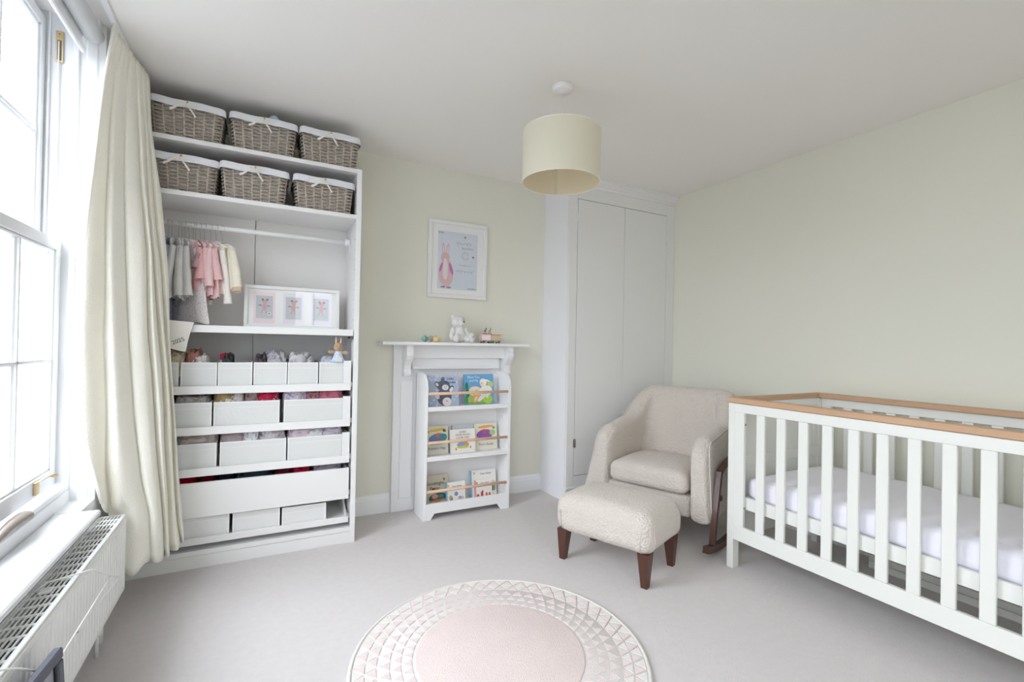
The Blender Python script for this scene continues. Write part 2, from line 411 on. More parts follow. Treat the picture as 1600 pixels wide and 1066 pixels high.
# ------------------------------------------------------------ windows
def sash_window(name, y0, y1, ncol, detail):
    w = thing(name, 'white painted sash window beside the curtain' if detail else 'white sash window out of view behind the camera', 'window', (-0.78, (y0 + y1) / 2, ZS), kind='structure')
    # box frame: pulley stiles, beads, head, outer lining
    fr = MB()
    for ys, sg in ((y1, -1), (y0, 1)):
        a = ys; bb = ys + sg * 0.006
        fr.box(-0.742, -0.722, a, ys + sg * 0.016, 0.53, HC, b=0.003)      # staff bead
        fr.box(-0.826, -0.818, a, ys + sg * 0.012, 0.53, HC, b=0.002)      # parting bead
        fr.box(-0.93, -0.885, a, ys + sg * 0.02, 0.53, HC)
        fr.box(-0.722, XL, a, bb, 0.53, HC)
        fr.box(-0.70, -0.66, a, ys + sg * 0.012, 0.53, HC, b=0.004)
    fr.box(-0.742, -0.722, y0, y1, HC - 0.04, HC)
    fr.box(-0.93, -0.885, y0, y1, HC - 0.05, HC)
    fr.build('window_frame', M_WINP, w)
    si = MB()
    si.box(-0.93, -0.72, y0 + 0.001, y1 - 0.001, 0.5205, 0.60, b=0.004)
    si.box(-0.742, -0.722, y0 + 0.016, y1 - 0.016, 0.60, 0.628, b=0.005)
    si.build('inner_sill_rail', M_WINP, w)
    sb = MB()
    sb.box(-0.72, -0.572, y0 + 0.02, y1 - 0.18, 0.522, 0.548, b=0.006)
    sb.box(-0.72, -0.636, y1 - 0.18, y1 - 0.001, 0.5205, 0.548)
    sb.build('window_sill', M_WINP, w)
    def sash(nm, xf, z0, z1, bot, top):
        s = MB(); t = 0.042; st = 0.045
        s.box(xf - t, xf, y0 + 0.002, y0 + st, z0, z1, b=0.003); s.box(xf - t, xf, y1 - st, y1 - 0.002, z0, z1, b=0.003)
        s.box(xf - t, xf, y0 + st, y1 - st, z0, z0 + bot, b=0.003); s.box(xf - t, xf, y0 + st, y1 - st, z1 - top, z1, b=0.003)
        # glazing mouldings round the inside
        s.box(xf - 0.030, xf - 0.008, y0 + st, y0 + st + 0.010, z0 + bot, z1 - top, b=0.003)
        s.box(xf - 0.030, xf - 0.008, y1 - st - 0.010, y1 - st, z0 + bot, z1 - top, b=0.003)
        s.box(xf - 0.030, xf - 0.008, y0 + st, y1 - st, z0 + bot, z0 + bot + 0.010, b=0.003)
        s.box(xf - 0.030, xf - 0.008, y0 + st, y1 - st, z1 - top - 0.010, z1 - top, b=0.003)
        so = s.build(nm, M_WINP, w)
        gy0, gy1 = y0 + st + 0.010, y1 - st - 0.010
        gz0, gz1 = z0 + bot + 0.010, z1 - top - 0.010
        cw = (gy1 - gy0) / ncol; zm = (gz0 + gz1) / 2
        for i in range(1, ncol):
            c = gy0 + cw * i
            g = MB(); g.box(xf - t + 0.004, xf - 0.006, c - 0.006, c + 0.006, gz0, gz1, b=0.002); g.box(xf - 0.032, xf - 0.014, c - 0.012, c + 0.012, gz0, gz1, b=0.005)
            g.build('glazing_bar', M_WINP, so)
        g = MB(); g.box(xf - t + 0.004, xf - 0.006, gy0, gy1, zm - 0.006, zm + 0.006, b=0.002); g.box(xf - 0.032, xf - 0.014, gy0, gy1, zm - 0.012, zm + 0.012, b=0.005)
        g.build('glazing_bar', M_WINP, so)
        for i in range(ncol):
            for (a, b2) in ((gz0, zm - 0.006), (zm + 0.006, gz1)):
                MB().box(xf - 0.028, xf - 0.025, gy0 + cw * i + (0.006 if i else 0), gy0 + cw * (i + 1) - (0.006 if i < ncol - 1 else 0), a, b2).build('pane', M_GLASS, so)
        return so
    up = sash('upper_sash', -0.834, 1.632, 2.606, 0.035, 0.045)
    lo = sash('lower_sash', -0.768, 0.625, 1.668, 0.072, 0.045)
    if detail:
        # brass pulley plate with cord
        pp = MB()
        pp.box(-0.802, -0.777, y1 - 0.0075, y1 - 0.0035, 2.432, 2.566, b=0.001)
        po = pp.build('pulley_plate', M_BRASS, w, label='brass pulley plate')
        sl = MB(); sl.box(-0.797, -0.783, y1 - 0.009, y1 - 0.0072, 2.44, 2.525)
        sl.build('pulley_slot', M_SEAM, po, label='dark slot')
        sc = MB(); sc.lathe([(0.0001, 0), (0.003, 0), (0.003, 0.0015)], n=10, T=Matrix.Translation((-0.79, y1 - 0.0075, 2.552)) @ Matrix.Rotation(PI / 2, 4, 'X'))
        sc.build('screw', M_PEWTER, po)
        MB().tube([(-0.791, y1 - 0.009, 2.52), (-0.791, y1 - 0.010, 2.0), (-0.791, y1 - 0.010, 1.66)], 0.0032, 6).build('sash_cord', M_PLASTIC, w, label='white sash cord')
        # sash lifts: brass hook, and a pewter one nearer the camera
        def lift(yc, m, scale, lab):
            b = MB(); x = -0.768
            b.box(x, x + 0.009, yc - 0.013 * scale, yc + 0.013 * scale, 0.640, 0.640 + 0.040 * scale, b=0.0015)
            pts = []; rr = []
            for i in range(9):
                t = i / 8
                pts.append((x + 0.004 + 0.034 * scale * math.sin(t * PI * 0.55), yc + 0.004 + 0.030 * scale * t * t, 0.640 + 0.034 * scale + 0.020 * scale * math.sin(t * PI * 0.8)))
                rr.append((0.007 + 0.006 * t - 0.008 * max(0, t - 0.8) * 3) * scale)
            b.tube(pts, rr, 8, flatn=0.35)
            b.build('sash_lift', m, lo, label=lab)
        lift(2.49, M_BRASS, 1.25, 'brass hook sash lift')
        bl = MB(); pts = []; rr = []
        for i in range(13):
            t = i / 12
            pts.append((-0.728, 2.02 + 0.285 * t, 0.602 + 0.022 * math.sin(t * PI * 0.75)))
            rr.append(0.012 + 0.016 * t ** 1.2 if i < 12 else 0.018)
        bl.tube(pts, rr, 12, flatn=0.7)
        bl.build('sash_lift', M_PEWTER, lo, label='pewter grey curved sash lift nearer the camera')
    return w
win = sash_window('window_1', W1[0], W1[1], 4, True)
sash_window('window_2', W2[0], W2[1], 4, False)
# third window, in the wall behind the camera: its glint shows in the glass of the long frame
w3 = thing('window_3', 'small sash window out of view in the wall behind the camera', 'window', (0.88, YB - 0.1, 1.15), kind='structure')
f3 = MB(); f3.box(0.56, 1.20, YB - 0.15, YB - 0.05, 1.15, 1.21); f3.box(0.56, 1.20, YB - 0.15, YB - 0.05, 2.53, 2.58); f3.box(0.61, 1.15, YB - 0.14, YB - 0.08, 1.84, 1.88)
for x in (0.56, 1.15): f3.box(x, x + 0.05, YB - 0.15, YB - 0.05, 1.21, 2.53)
f3.box(0.868, 0.892, YB - 0.12, YB - 0.09, 1.21, 1.84); f3.box(0.868, 0.892, YB - 0.12, YB - 0.09, 1.88, 2.53)
f3.build('window_frame', M_WINP, w3)
for a in (0.61, 0.892):
    for (z0, z1) in ((1.21, 1.84), (1.88, 2.53)):
        MB().box(a, a + 0.258, YB - 0.106, YB - 0.103, z0, z1).build('pane', M_GLASS, w3)

# roller blind
rb = thing('roller_blind', 'white rolled-up roller blind at the top of the window recess', 'blind', (-0.665, 2.02, 2.50))
MB().tube([(-0.668, W1[0] + 0.03, 2.565), (-0.668, W1[1] - 0.045, 2.565)], 0.036, 24).build('rolled_fabric', M_WINP, rb)
MB().box(-0.704, -0.702, W1[0] + 0.05, W1[1] - 0.06, 2.50, 2.565).build('hanging_fabric', M_WINP, rb)
bb = MB(); bb.box(-0.712, -0.694, W1[0] + 0.04, W1[1] - 0.04, 2.478, 2.512, b=0.005); bb.build('bottom_bar', M_WINP, rb)
MB().box(-0.69, -0.65, W1[1] - 0.045, W1[1] - 0.006, 2.57, 2.639).build('bracket', M_PLASTIC, rb)
MB().box(-0.69, -0.65, W1[0] + 0.006, W1[0] + 0.03, 2.57, 2.639).build('bracket', M_PLASTIC, rb)
# curtain track
ct = MB(); ct.box(-0.607, -0.585, 1.10, 3.08, 2.622, 2.6395, b=0.003)
ct.build('curtain_track', M_TRIM, label='white curtain track fixed to the ceiling above the window', cat='curtain track')

# ------------------------------------------------------------ curtain
CF = {
'A': (2.60, [(2.612, -0.597), (2.372, -0.617), (2.148, -0.634), (1.872, -0.655), (1.6, -0.669), (1.241, -0.68), (0.954, -0.67), (0.791, -0.646), (0.624, -0.603), (0.555, -0.589)]),
'B': (2.72, [(2.612, -0.591), (2.424, -0.612), (2.191, -0.625), (1.905, -0.626), (1.62, -0.625), (1.242, -0.626), (0.938, -0.609), (0.653, -0.605), (0.481, -0.593), (0.19, -0.590)]),
'C': (2.80, [(2.612, -0.582), (2.48, -0.586), (2.239, -0.586), (1.94, -0.582), (1.641, -0.574), (1.243, -0.554), (0.921, -0.528), (0.586, -0.49), (0.43, -0.458), (0.19, -0.449)]),
'D': (2.88, [(2.612, -0.574), (2.524, -0.569), (2.279, -0.554), (1.97, -0.533), (1.661, -0.506), (1.244, -0.49), (0.907, -0.461), (0.558, -0.434), (0.334, -0.416), (0.19, -0.408)]),
'E': (2.94, [(2.612, -0.562), (2.525, -0.557), (2.306, -0.537), (1.99, -0.516), (1.672, -0.489), (1.245, -0.462), (0.898, -0.433), (0.54, -0.416), (0.312, -0.406), (0.19, -0.397)]),
'F': (3.00, [(2.612, -0.553), (2.524, -0.547), (2.331, -0.535), (2.008, -0.508), (1.683, -0.477), (1.245, -0.442), (0.889, -0.41), (0.488, -0.388), (0.285, -0.368), (0.20, -0.352)]),
'G': (3.06, [(2.612, -0.550), (2.487, -0.541), (2.323, -0.527), (2.029, -0.483), (1.56, -0.446), (1.245, -0.428), (0.881, -0.402), (0.539, -0.381), (0.332, -0.362), (0.22, -0.352)])}
def interp(tab, z):
    if z >= tab[0][0]: return tab[0][1]
    for (a, xa), (b, xb) in zip(tab, tab[1:]):
        if z >= b:
            t = (z - a) / (b - a); return xa + (xb - xa) * t
    return tab[-1][1]
def curtain():
    keys = 'ABCDEFG'; nper = 12; rows = 64
    cols = []
    for k in range(6):
        for i in range(nper): cols.append((k, i / nper))
    cols.append((5, 1.0))
    zb = {'A': 0.548, 'B': 0.470, 'C': 0.195, 'D': 0.185, 'E': 0.185, 'F': 0.195, 'G': 0.215}
    vs = []
    for j in range(rows + 1):
        tv = j / rows
        for (k, t) in cols:
            a, b = keys[k], keys[k + 1]
            zbot = zb[a] + (zb[b] - zb[a]) * t
            if k == 1: zbot = 0.470 if t < 0.05 else 0.19 + 0.02 * math.sin(t * 9)
            z = 2.612 + (zbot - 2.612) * tv
            ya, yb = CF[a][0], CF[b][0]
            xa, xb = interp(CF[a][1], z), interp(CF[b][1], z)
            x = xa + (xb - xa) * t; y = ya + (yb - ya) * t
            amp = (0.014 + 0.062 * min(1, tv * 1.8)) * (1.0 if k else 0.4)
            bul = max(0.0, math.sin(PI * t)) ** 0.75 + (0.16 * math.sin(2 * PI * t + k) if k in (1, 2) else 0)
            x += 0.25 * amp * bul; y -= 0.97 * amp * bul
            # fine pinch pleats near the heading
            hd = max(0, 1 - tv / 0.10)
            y += hd * 0.010 * math.sin(t * 4 * PI); x += hd * 0.008 * math.cos(t * 4 * PI)
            n = noise.noise(Vector((x * 9, y * 9, z * 2.2))) * 0.007 * min(1, tv * 3)
            x += n; y += n * 0.5
            if k == 1 and z < 0.50: y = max(y, 2.715)
            if z < 0.62 and k == 0: x = max(x, -0.66)
            vs.append(Vector((x, y, z)))
    W = len(cols)
    fs = [(j * W + i, j * W + i + 1, (j + 1) * W + i + 1, (j + 1) * W + i) for j in range(rows) for i in range(W - 1)]
    m = MB(); m.add(vs, fs, 0, True)
    return m, vs, W, rows
cm, cvs, cW, cR = curtain()
cur = thing('curtain', 'long ivory linen curtain gathered between window and wardrobe', 'curtain', (-0.55, 2.85, 0.19))
co = cm.build('curtain_cloth', M_CURTAIN, cur)
so = co.modifiers.new('thickness', 'SOLIDIFY'); so.thickness = 0.003; so.offset = 1
hm = MB(); hm.tube([cvs[j * cW] + Vector((0, 0.004, 0)) for j in range(0, cR + 1, 4)], 0.006, 6); hm.build('leading_edge_hem', M_CURTAIN, cur)
hk = MB()
for y in (2.64, 2.74, 2.84, 2.93, 3.02):
    hk = MB(); hk.box(-0.604 + (y - 2.6) * 0.06, -0.592 + (y - 2.6) * 0.06, y - 0.004, y + 0.004, 2.60, 2.622); hk.build('glider', M_PLASTIC, cur)

# ------------------------------------------------------------ radiator
RX0, RX1, RY0, RY1, RZ0, RZ1 = -0.618, -0.521, 1.53, 2.685, 0.13, 0.466
rad = thing('radiator', 'white panel radiator with slotted top grille below the window sill', 'radiator', (-0.57, 2.1, 0.0))
fp = MB()
n = 34; py = (RY1 - RY0 - 0.06) / n; pts = [(RX1 - 0.006, RY0)]
for i in range(n):
    a = RY0 + 0.03 + py * i
    pts += [(RX1, a + py * 0.15), (RX1, a + py * 0.55), (RX1 - 0.007, a + py * 0.68), (RX1 - 0.007, a + py * 0.95)]
pts += [(RX1, RY1 - 0.012), (RX1 - 0.004, RY1)]
poly = pts + [(RX1 - 0.014, RY1), (RX1 - 0.014, RY0)]
fp.prism(poly, 'z', RZ0 + 0.02, RZ1 - 0.035)
fp.box(RX1 - 0.014, RX1 + 0.001, RY0, RY1, RZ1 - 0.036, RZ1 - 0.012, b=0.004)
fp.box(RX1 - 0.014, RX1, RY0, RY1, RZ0, RZ0 + 0.022, b=0.004)
fp.build('front_panel', M_METALW, rad)
bp = MB(); bp.box(RX0, RX0 + 0.012, RY0, RY1, RZ0, RZ1 - 0.012); bp.build('back_panel', M_METALW, rad)
for y in (RY0, RY1 - 0.003):
    e = MB(); e.box(RX0, RX1, y, y + 0.003, RZ0, RZ1 - 0.002, b=0.001); e.build('end_panel', M_METALW, rad)
fn = MB()
k = int((RY1 - RY0) / 0.03)
for i in range(k):
    y = RY0 + 0.01 + i * 0.03
    fn.box(RX0 + 0.02, RX1 - 0.02, y, y + 0.002, RZ0 + 0.01, RZ1 - 0.035)
fn.build('convector_fins', M_RADIN, rad, kind='stuff')
gr = MB()
xs = [RX0, RX0 + 0.006, RX1 - 0.006]
gr.box(RX0, RX0 + 0.008, RY0, RY1, RZ1 - 0.006, RZ1); gr.box(RX1 - 0.016, RX1 - 0.001, RY0, RY1, RZ1 - 0.008, RZ1, b=0.002)
for i in range(1, 7):
    x = RX0 + (RX1 - RX0 - 0.012) * i / 7
    gr.box(x - 0.0022, x + 0.0022, RY0, RY1, RZ1 - 0.004, RZ1)
nr = 20
for i in range(nr + 1):
    y = RY0 + (RY1 - RY0 - 0.010) * i / nr
    gr.box(RX0, RX1 - 0.004, y, y + 0.010, RZ1 - 0.0045, RZ1 + 0.0002)
gr.build('top_grille', M_METALW, rad)
lg = MB(); lg.tube([(-0.56, 2.50, 0), (-0.56, 2.50, 0.135)], 0.009, 10); lg.build('supply_pipe', M_METALW, rad)
lg = MB(); lg.lathe([(0.014, 0), (0.016, 0.01), (0.014, 0.05), (0.01, 0.055)], (-0.548, 2.40, 0.085), 14); lg.build('valve', M_METALW, rad)
lg = MB(); lg.tube([(-0.548, 2.40, 0), (-0.548, 2.40, 0.135)], 0.006, 10); lg.build('supply_pipe', M_METALW, rad)

# over-radiator airer of white wire
ai = thing('radiator_airer', 'white wire clothes airer hooked over the radiator', 'airer', (-0.50, 2.0, 0.30))
MB().tube([(-0.600, 1.98, 0.41), (-0.600, 1.99, 0.470), (-0.585, 2.005, 0.480), (-0.54, 2.03, 0.479), (-0.505, 2.06, 0.474), (-0.50, 2.12, 0.455), (-0.475, 2.225, 0.385), (-0.463, 2.275, 0.352)], 0.0028, 8).build('hook', M_METALW, ai)
MB().tube([(-0.463, 2.275, 0.352), (-0.462, 2.279, 0.346), (-0.463, 2.27, 0.343), (-0.490, 2.02, 0.335), (-0.497, 1.975, 0.325)], 0.0022, 8).build('prop_arm', M_METALW, ai)
MB().ball((-0.499, 1.968, 0.323), 0.005, 10).build('rubber_tip', M_RADIN, ai, label='grey rubber tip')
MB().tube([(-0.473, 2.235, 0.380), (-0.470, 1.99, 0.382), (-0.469, 1.60, 0.380)], 0.0025, 8).build('hanging_rail', M_METALW, ai)
MB().tube([(-0.60, 1.50, 0.41), (-0.60, 1.50, 0.474), (-0.58, 1.51, 0.482), (-0.52, 1.535, 0.476), (-0.505, 1.565, 0.455), (-0.469, 1.66, 0.376)], 0.0028, 8).build('hook', M_METALW, ai)
MB().box(-0.590, -0.560, 1.95, 1.985, 0.466, 0.474, b=0.002).build('clip', M_PLASTIC, ai)

# dark grey framed thing leaning at the radiator, only its top corner in view
df = thing('leaning_frame', 'dark grey framed panel standing before the radiator at the photo edge', 'frame', (-0.40, 1.4, 0))
Tl = Matrix.Translation((-0.440, 1.690, 0.0)) @ Matrix.Rotation(math.radians(-4.5), 4, 'Z') @ Matrix.Rotation(math.radians(-3.5), 4, 'Y')
fr = MB(); H_ = 0.425
fr.box(-0.012, 0.010, -0.60, 0.0, H_ - 0.030, H_, b=0.004, T=Tl); fr.box(-0.012, 0.010, -0.60, 0.0, 0.008, 0.030, b=0.004, T=Tl)
fr.box(-0.012, 0.010, -0.030, 0.0, 0.030, H_ - 0.030, b=0.004, T=Tl); fr.box(-0.012, 0.010, -0.60, -0.570, 0.030, H_ - 0.030, b=0.004, T=Tl)
fr.build('frame', M_DARK, df)
MB().box(-0.006, 0.003, -0.570, -0.040, 0.030, H_ - 0.030, T=Tl).build('panel', M_DARKG, df, label='mid grey glossy panel')
MB().box(-0.006, 0.006, -0.040, -0.030, 0.030, H_ - 0.034, T=Tl).build('slot', M_BLACK, df, label='black gap')

# ------------------------------------------------------------ wardrobe
WX0, WX1, WY0, WY1 = -0.600, 0.542, 3.09, 3.50
wd = thing('wardrobe', 'tall open white wardrobe with shelves, rail and five drawers', 'wardrobe', (-0.03, 3.3, 0))
MB().box(WX1 - 0.030, WX1, WY0, WY1, 0, 2.351, b=0.0015).build('side_panel', M_FURN, wd)
MB().box(WX0, WX0 + 0.030, WY0, WY1, 0, 2.351, b=0.0015).build('side_panel', M_FURN, wd)
IX0, IX1 = WX0 + 0.030, WX1 - 0.030
def shelf(z0, z1, nm='shelf', y0=WY0, x1=IX1):
    return MB().box(IX0, x1, y0, WY1 - 0.012, z0, z1, b=0.0015).build(nm, M_FURN, wd)
shelf(2.325, 2.350, 'top_panel'); shelf(2.034, 2.060); shelf(1.296, 1.336, y0=WY0, x1=IX1 - 0.005)
shelf(0.072, 0.098, 'base_panel'); MB().box(IX0, IX1, WY0 + 0.004, WY0 + 0.022, 0, 0.070, b=0.001).build('plinth', M_FURN, wd)
MB().box(IX0, -0.0515, WY1 - 0.010, WY1 - 0.004, 0.10, 2.34).build('back_panel', M_FURN_IN, wd)
MB().box(-0.0480, IX1, WY1 - 0.010, WY1 - 0.004, 0.10, 2.34).build('back_panel', M_FURN_IN, wd)
rd = MB().tube([(IX0, 3.30, 1.920), (IX1 - 0.012, 3.30, 1.920)], 0.0145, 16).build('hanging_rail', M_METALW, wd)
MB().tube([(IX1 - 0.035, 3.30, 1.920), (IX1, 3.30, 1.920)], 0.022, 16).build('rail_socket', M_PLASTIC, rd)
MB().box(IX1 - 0.008, IX1 - 0.001, 3.285, 3.315, 1.86, 1.905, b=0.002).build('rail_bracket', M_PLASTIC, rd)
# rail hooks/catch marks on the right side and dowel holes are tiny dark discs
dh = MB()
for z in [1.40 + 0.064 * i for i in range(9)]:
    for y in (3.13,):
        dh.box(IX1 - 0.0012, IX1 - 0.0002, y - 0.0025, y + 0.0025, z - 0.0025, z + 0.0025)
dh.build('shelf_pin_holes', M_SEAM, wd, kind='stuff')
def drawer(zb, zt, glassy, rail=0.045, label=None, slope=False):
    dx0, dx1 = IX0 + 0.012, 0.500
    if glassy == 'solid':
        d = MB().box(dx0, dx1, WY0, WY0 + 0.016, zb, zt, b=0.0015).build('drawer', M_FURN, wd, label='solid-fronted white drawer')
    else:
        d = MB().box(dx0, dx1, WY0, WY0 + 0.018, zb, zb + rail, b=0.0015).build('drawer', M_FURN, wd, label=label)
        if glassy == 'glass':
            MB().box(dx1 - 0.044, dx1, WY0, WY0 + 0.018, zb + rail, zt, b=0.0015).build('front_stile', M_FURN, d)
            MB().box(dx0, dx0 + 0.044, WY0, WY0 + 0.018, zb + rail, zt, b=0.0015).build('front_stile', M_FURN, d)
            MB().box(dx0 + 0.044, dx1 - 0.044, WY0 + 0.007, WY0 + 0.011, zb + rail, zt - 0.004).build('glass_front', M_DGLASS, d, label='clear glass front')
    zs = zt - 0.01 if glassy else zb + 0.07
    for x in (dx0 + 0.001, dx1 - 0.013):
        if glassy:
            MB().box(x, x + 0.012, WY0 + 0.018, WY1 - 0.02, zb + 0.012, zs).build('drawer_side', M_FURN, d)
        else:
            MB().prism([(WY0 + 0.018, zb + 0.004), (WY1 - 0.03, zb + 0.004), (WY1 - 0.03, zb + 0.15), (WY0 + 0.20, zb + 0.13)], 'x', x, x + 0.012).build('drawer_side', M_FURN, d)
    MB().box(dx0 + 0.012, dx1 - 0.013, WY0 + 0.018, WY1 - 0.02, zb + 0.012, zb + 0.020).build('drawer_bottom', M_FURN, d)
    MB().box(dx1 - 0.001, IX1 - 0.0005, WY0 + 0.02, WY1 - 0.05, zb + 0.02, zb + 0.05).build('runner', M_STEEL, d, label='steel runner')
    return d
D1 = drawer(0.955, 1.140, 'glass', label='topmost glass-fronted drawer')
D2 = drawer(0.730, 0.918, 'glass', label='second glass-fronted drawer')
D3 = drawer(0.503, 0.692, 'glass', label='third glass-fronted drawer')
D4 = drawer(0.278, 0.470, 'solid')
D5 = drawer(0.130, 0.168, '', rail=0.036, label='lowest pull-out tray')
MB().box(IX1 - 0.020, IX1 - 0.001, WY0 + 0.004, WY0 + 0.10, 1.278, 1.293).build('shelf_bracket', M_SEAM, wd)

# ------------------------------------------------------------ fabric bins in the drawers
def fabric_bin(x0, x1, y0, y1, z0, z1, label, group, wear=0.0):
    m = MB(); t = 0.004
    for (a, b, c, d) in ((x0, x1, y0, y0 + t), (x0, x1, y1 - t, y1), (x0, x0 + t, y0 + t, y1 - t), (x1 - t, x1, y0 + t, y1 - t)):
        m.box(a, b, c, d, z0, z1)
    m.box(x0 + t, x1 - t, y0 + t, y1 - t, z0, z0 + t)
    r = thing('fabric_bin', label, 'storage bin', ((x0 + x1) / 2, (y0 + y1) / 2, z0), group)
    m.build('bin_body', M_BIN, r)
    e = MB()
    e.box(x0 - 0.001, x0 + 0.006, y0 - 0.0015, y0, z0, z1); e.box(x1 - 0.006, x1 + 0.001, y0 - 0.0015, y0, z0, z1)
    e.box(x0, x1, y0 - 0.0018, y0, z1 - 0.006, z1 + 0.001)
    e.box(x0, x0 + 0.006, y0, y1, z1 - 0.003, z1 + 0.001); e.box(x1 - 0.006, x1, y0, y1, z1 - 0.003, z1 + 0.001); e.box(x0, x1, y1 - 0.005, y1, z1 - 0.003, z1 + 0.001)
    e.build('edge_tape', M_BINEDGE, r)
    s = MB(); s.box(x0 + 0.004, x1 - 0.004, y0 - 0.0012, y0, z1 - 0.034, z1 - 0.031)
    s.build('front_seam', M_BINEDGE, r)
    return r
g1 = 'white fabric bins in the top drawer'
xb = [(-0.560, -0.397), (-0.386, -0.219), (-0.213, -0.045), (-0.037, 0.136), (0.142, 0.308), (0.317, 0.484)]
pos = ['leftmost, half hidden by the curtain', 'beside the half-hidden one at the curtain', 'third from the left under the red packet', 'fourth from the left', 'fifth from the left, beside the corner one', 'in the right corner below the rabbit doll']
for (a, b), p in zip(xb, pos):
    fabric_bin(a, b, 3.118, 3.44, 0.978, 1.128, 'small white fabric bin in the top drawer, ' + p, g1)
g2 = 'white fabric bins in the second drawer'
for (a, b), p in zip([(-0.560, -0.240), (-0.229, 0.101), (0.125, 0.484)], ['left, against the curtain', 'in the middle', 'on the right with pink clothes']):
    fabric_bin(a, b, 3.118, 3.44, 0.753, 0.905, 'wide white fabric bin in the second drawer, ' + p, g2)
g3 = 'white fabric bins in the third drawer'
for (a, b), p in zip([(-0.555, -0.212), (-0.195, 0.140), (0.150, 0.484)], ['left, against the curtain', 'in the middle', 'on the right']):
    fabric_bin(a, b, 3.118, 3.44, 0.526, 0.678, 'wide white fabric bin in the third drawer, ' + p, g3)
g5 = 'white fabric bins on the lowest tray'
for (a, b, z), p in zip([(-0.52, -0.143, 0.282), (-0.125, 0.115, 0.268), (0.128, 0.372, 0.262)], ['left, with a creased front', 'in the middle', 'on the right beside the empty corner']):
    fabric_bin(a, b, 3.118, 3.40, 0.152, z, 'white fabric bin on the lowest pull-out tray, ' + p, g5)

# ------------------------------------------------------------ heaps of baby clothes
def crumple(cx, cy, z0, rx, ry, h, seed, m, name, label, cat='clothes', group=None, fold=1.0):
    rnd = Vector((seed * 3.1, seed * 1.7, seed))
    mb = MB()
    def fn(u, v):
        th = 2 * PI * u; ph = PI * 0.5 * v
        r = math.cos(ph) ** 0.32; z = math.sin(ph) ** 0.7
        p = Vector((math.copysign(abs(math.cos(th)) ** 0.6, math.cos(th)) * r, math.copysign(abs(math.sin(th)) ** 0.6, math.sin(th)) * r, z))
        n = noise.noise(p * 2.2 + rnd) * 0.5
        rg = 1 - abs(noise.noise(Vector((p.x * 4 + p.z * 2, p.y * 3, p.z * 5 - p.x * 2)) + rnd)) * 2.6
        rg2 = 1 - abs(noise.noise(Vector((p.x * 9, p.y * 6, p.z * 11)) + rnd)) * 2.4
        d = 1 + 0.24 * n + 0.14 * rg * fold + 0.07 * rg2 * fold - 0.10
        return (cx + rx * p.x * min(1.04, d), cy + ry * p.y * min(1.04, d), z0 + max(0, h * p.z * d))
    mb.grid(fn, 56, 24, wrap=True)
    return mb.build(name, m, label=label, cat=cat, group=group)
C = {}
def cm_(n, r, g, b, dots=None, sc=90):
    if n not in C:
        C[n] = dotted('cloth_' + n, S(r, g, b), S(*dots), sc, 0.25) if dots else mat('cloth_' + n, S(r, g, b), 0.95, 0.4, 120, 0.06, 20, spec=0.1)
    return C[n]
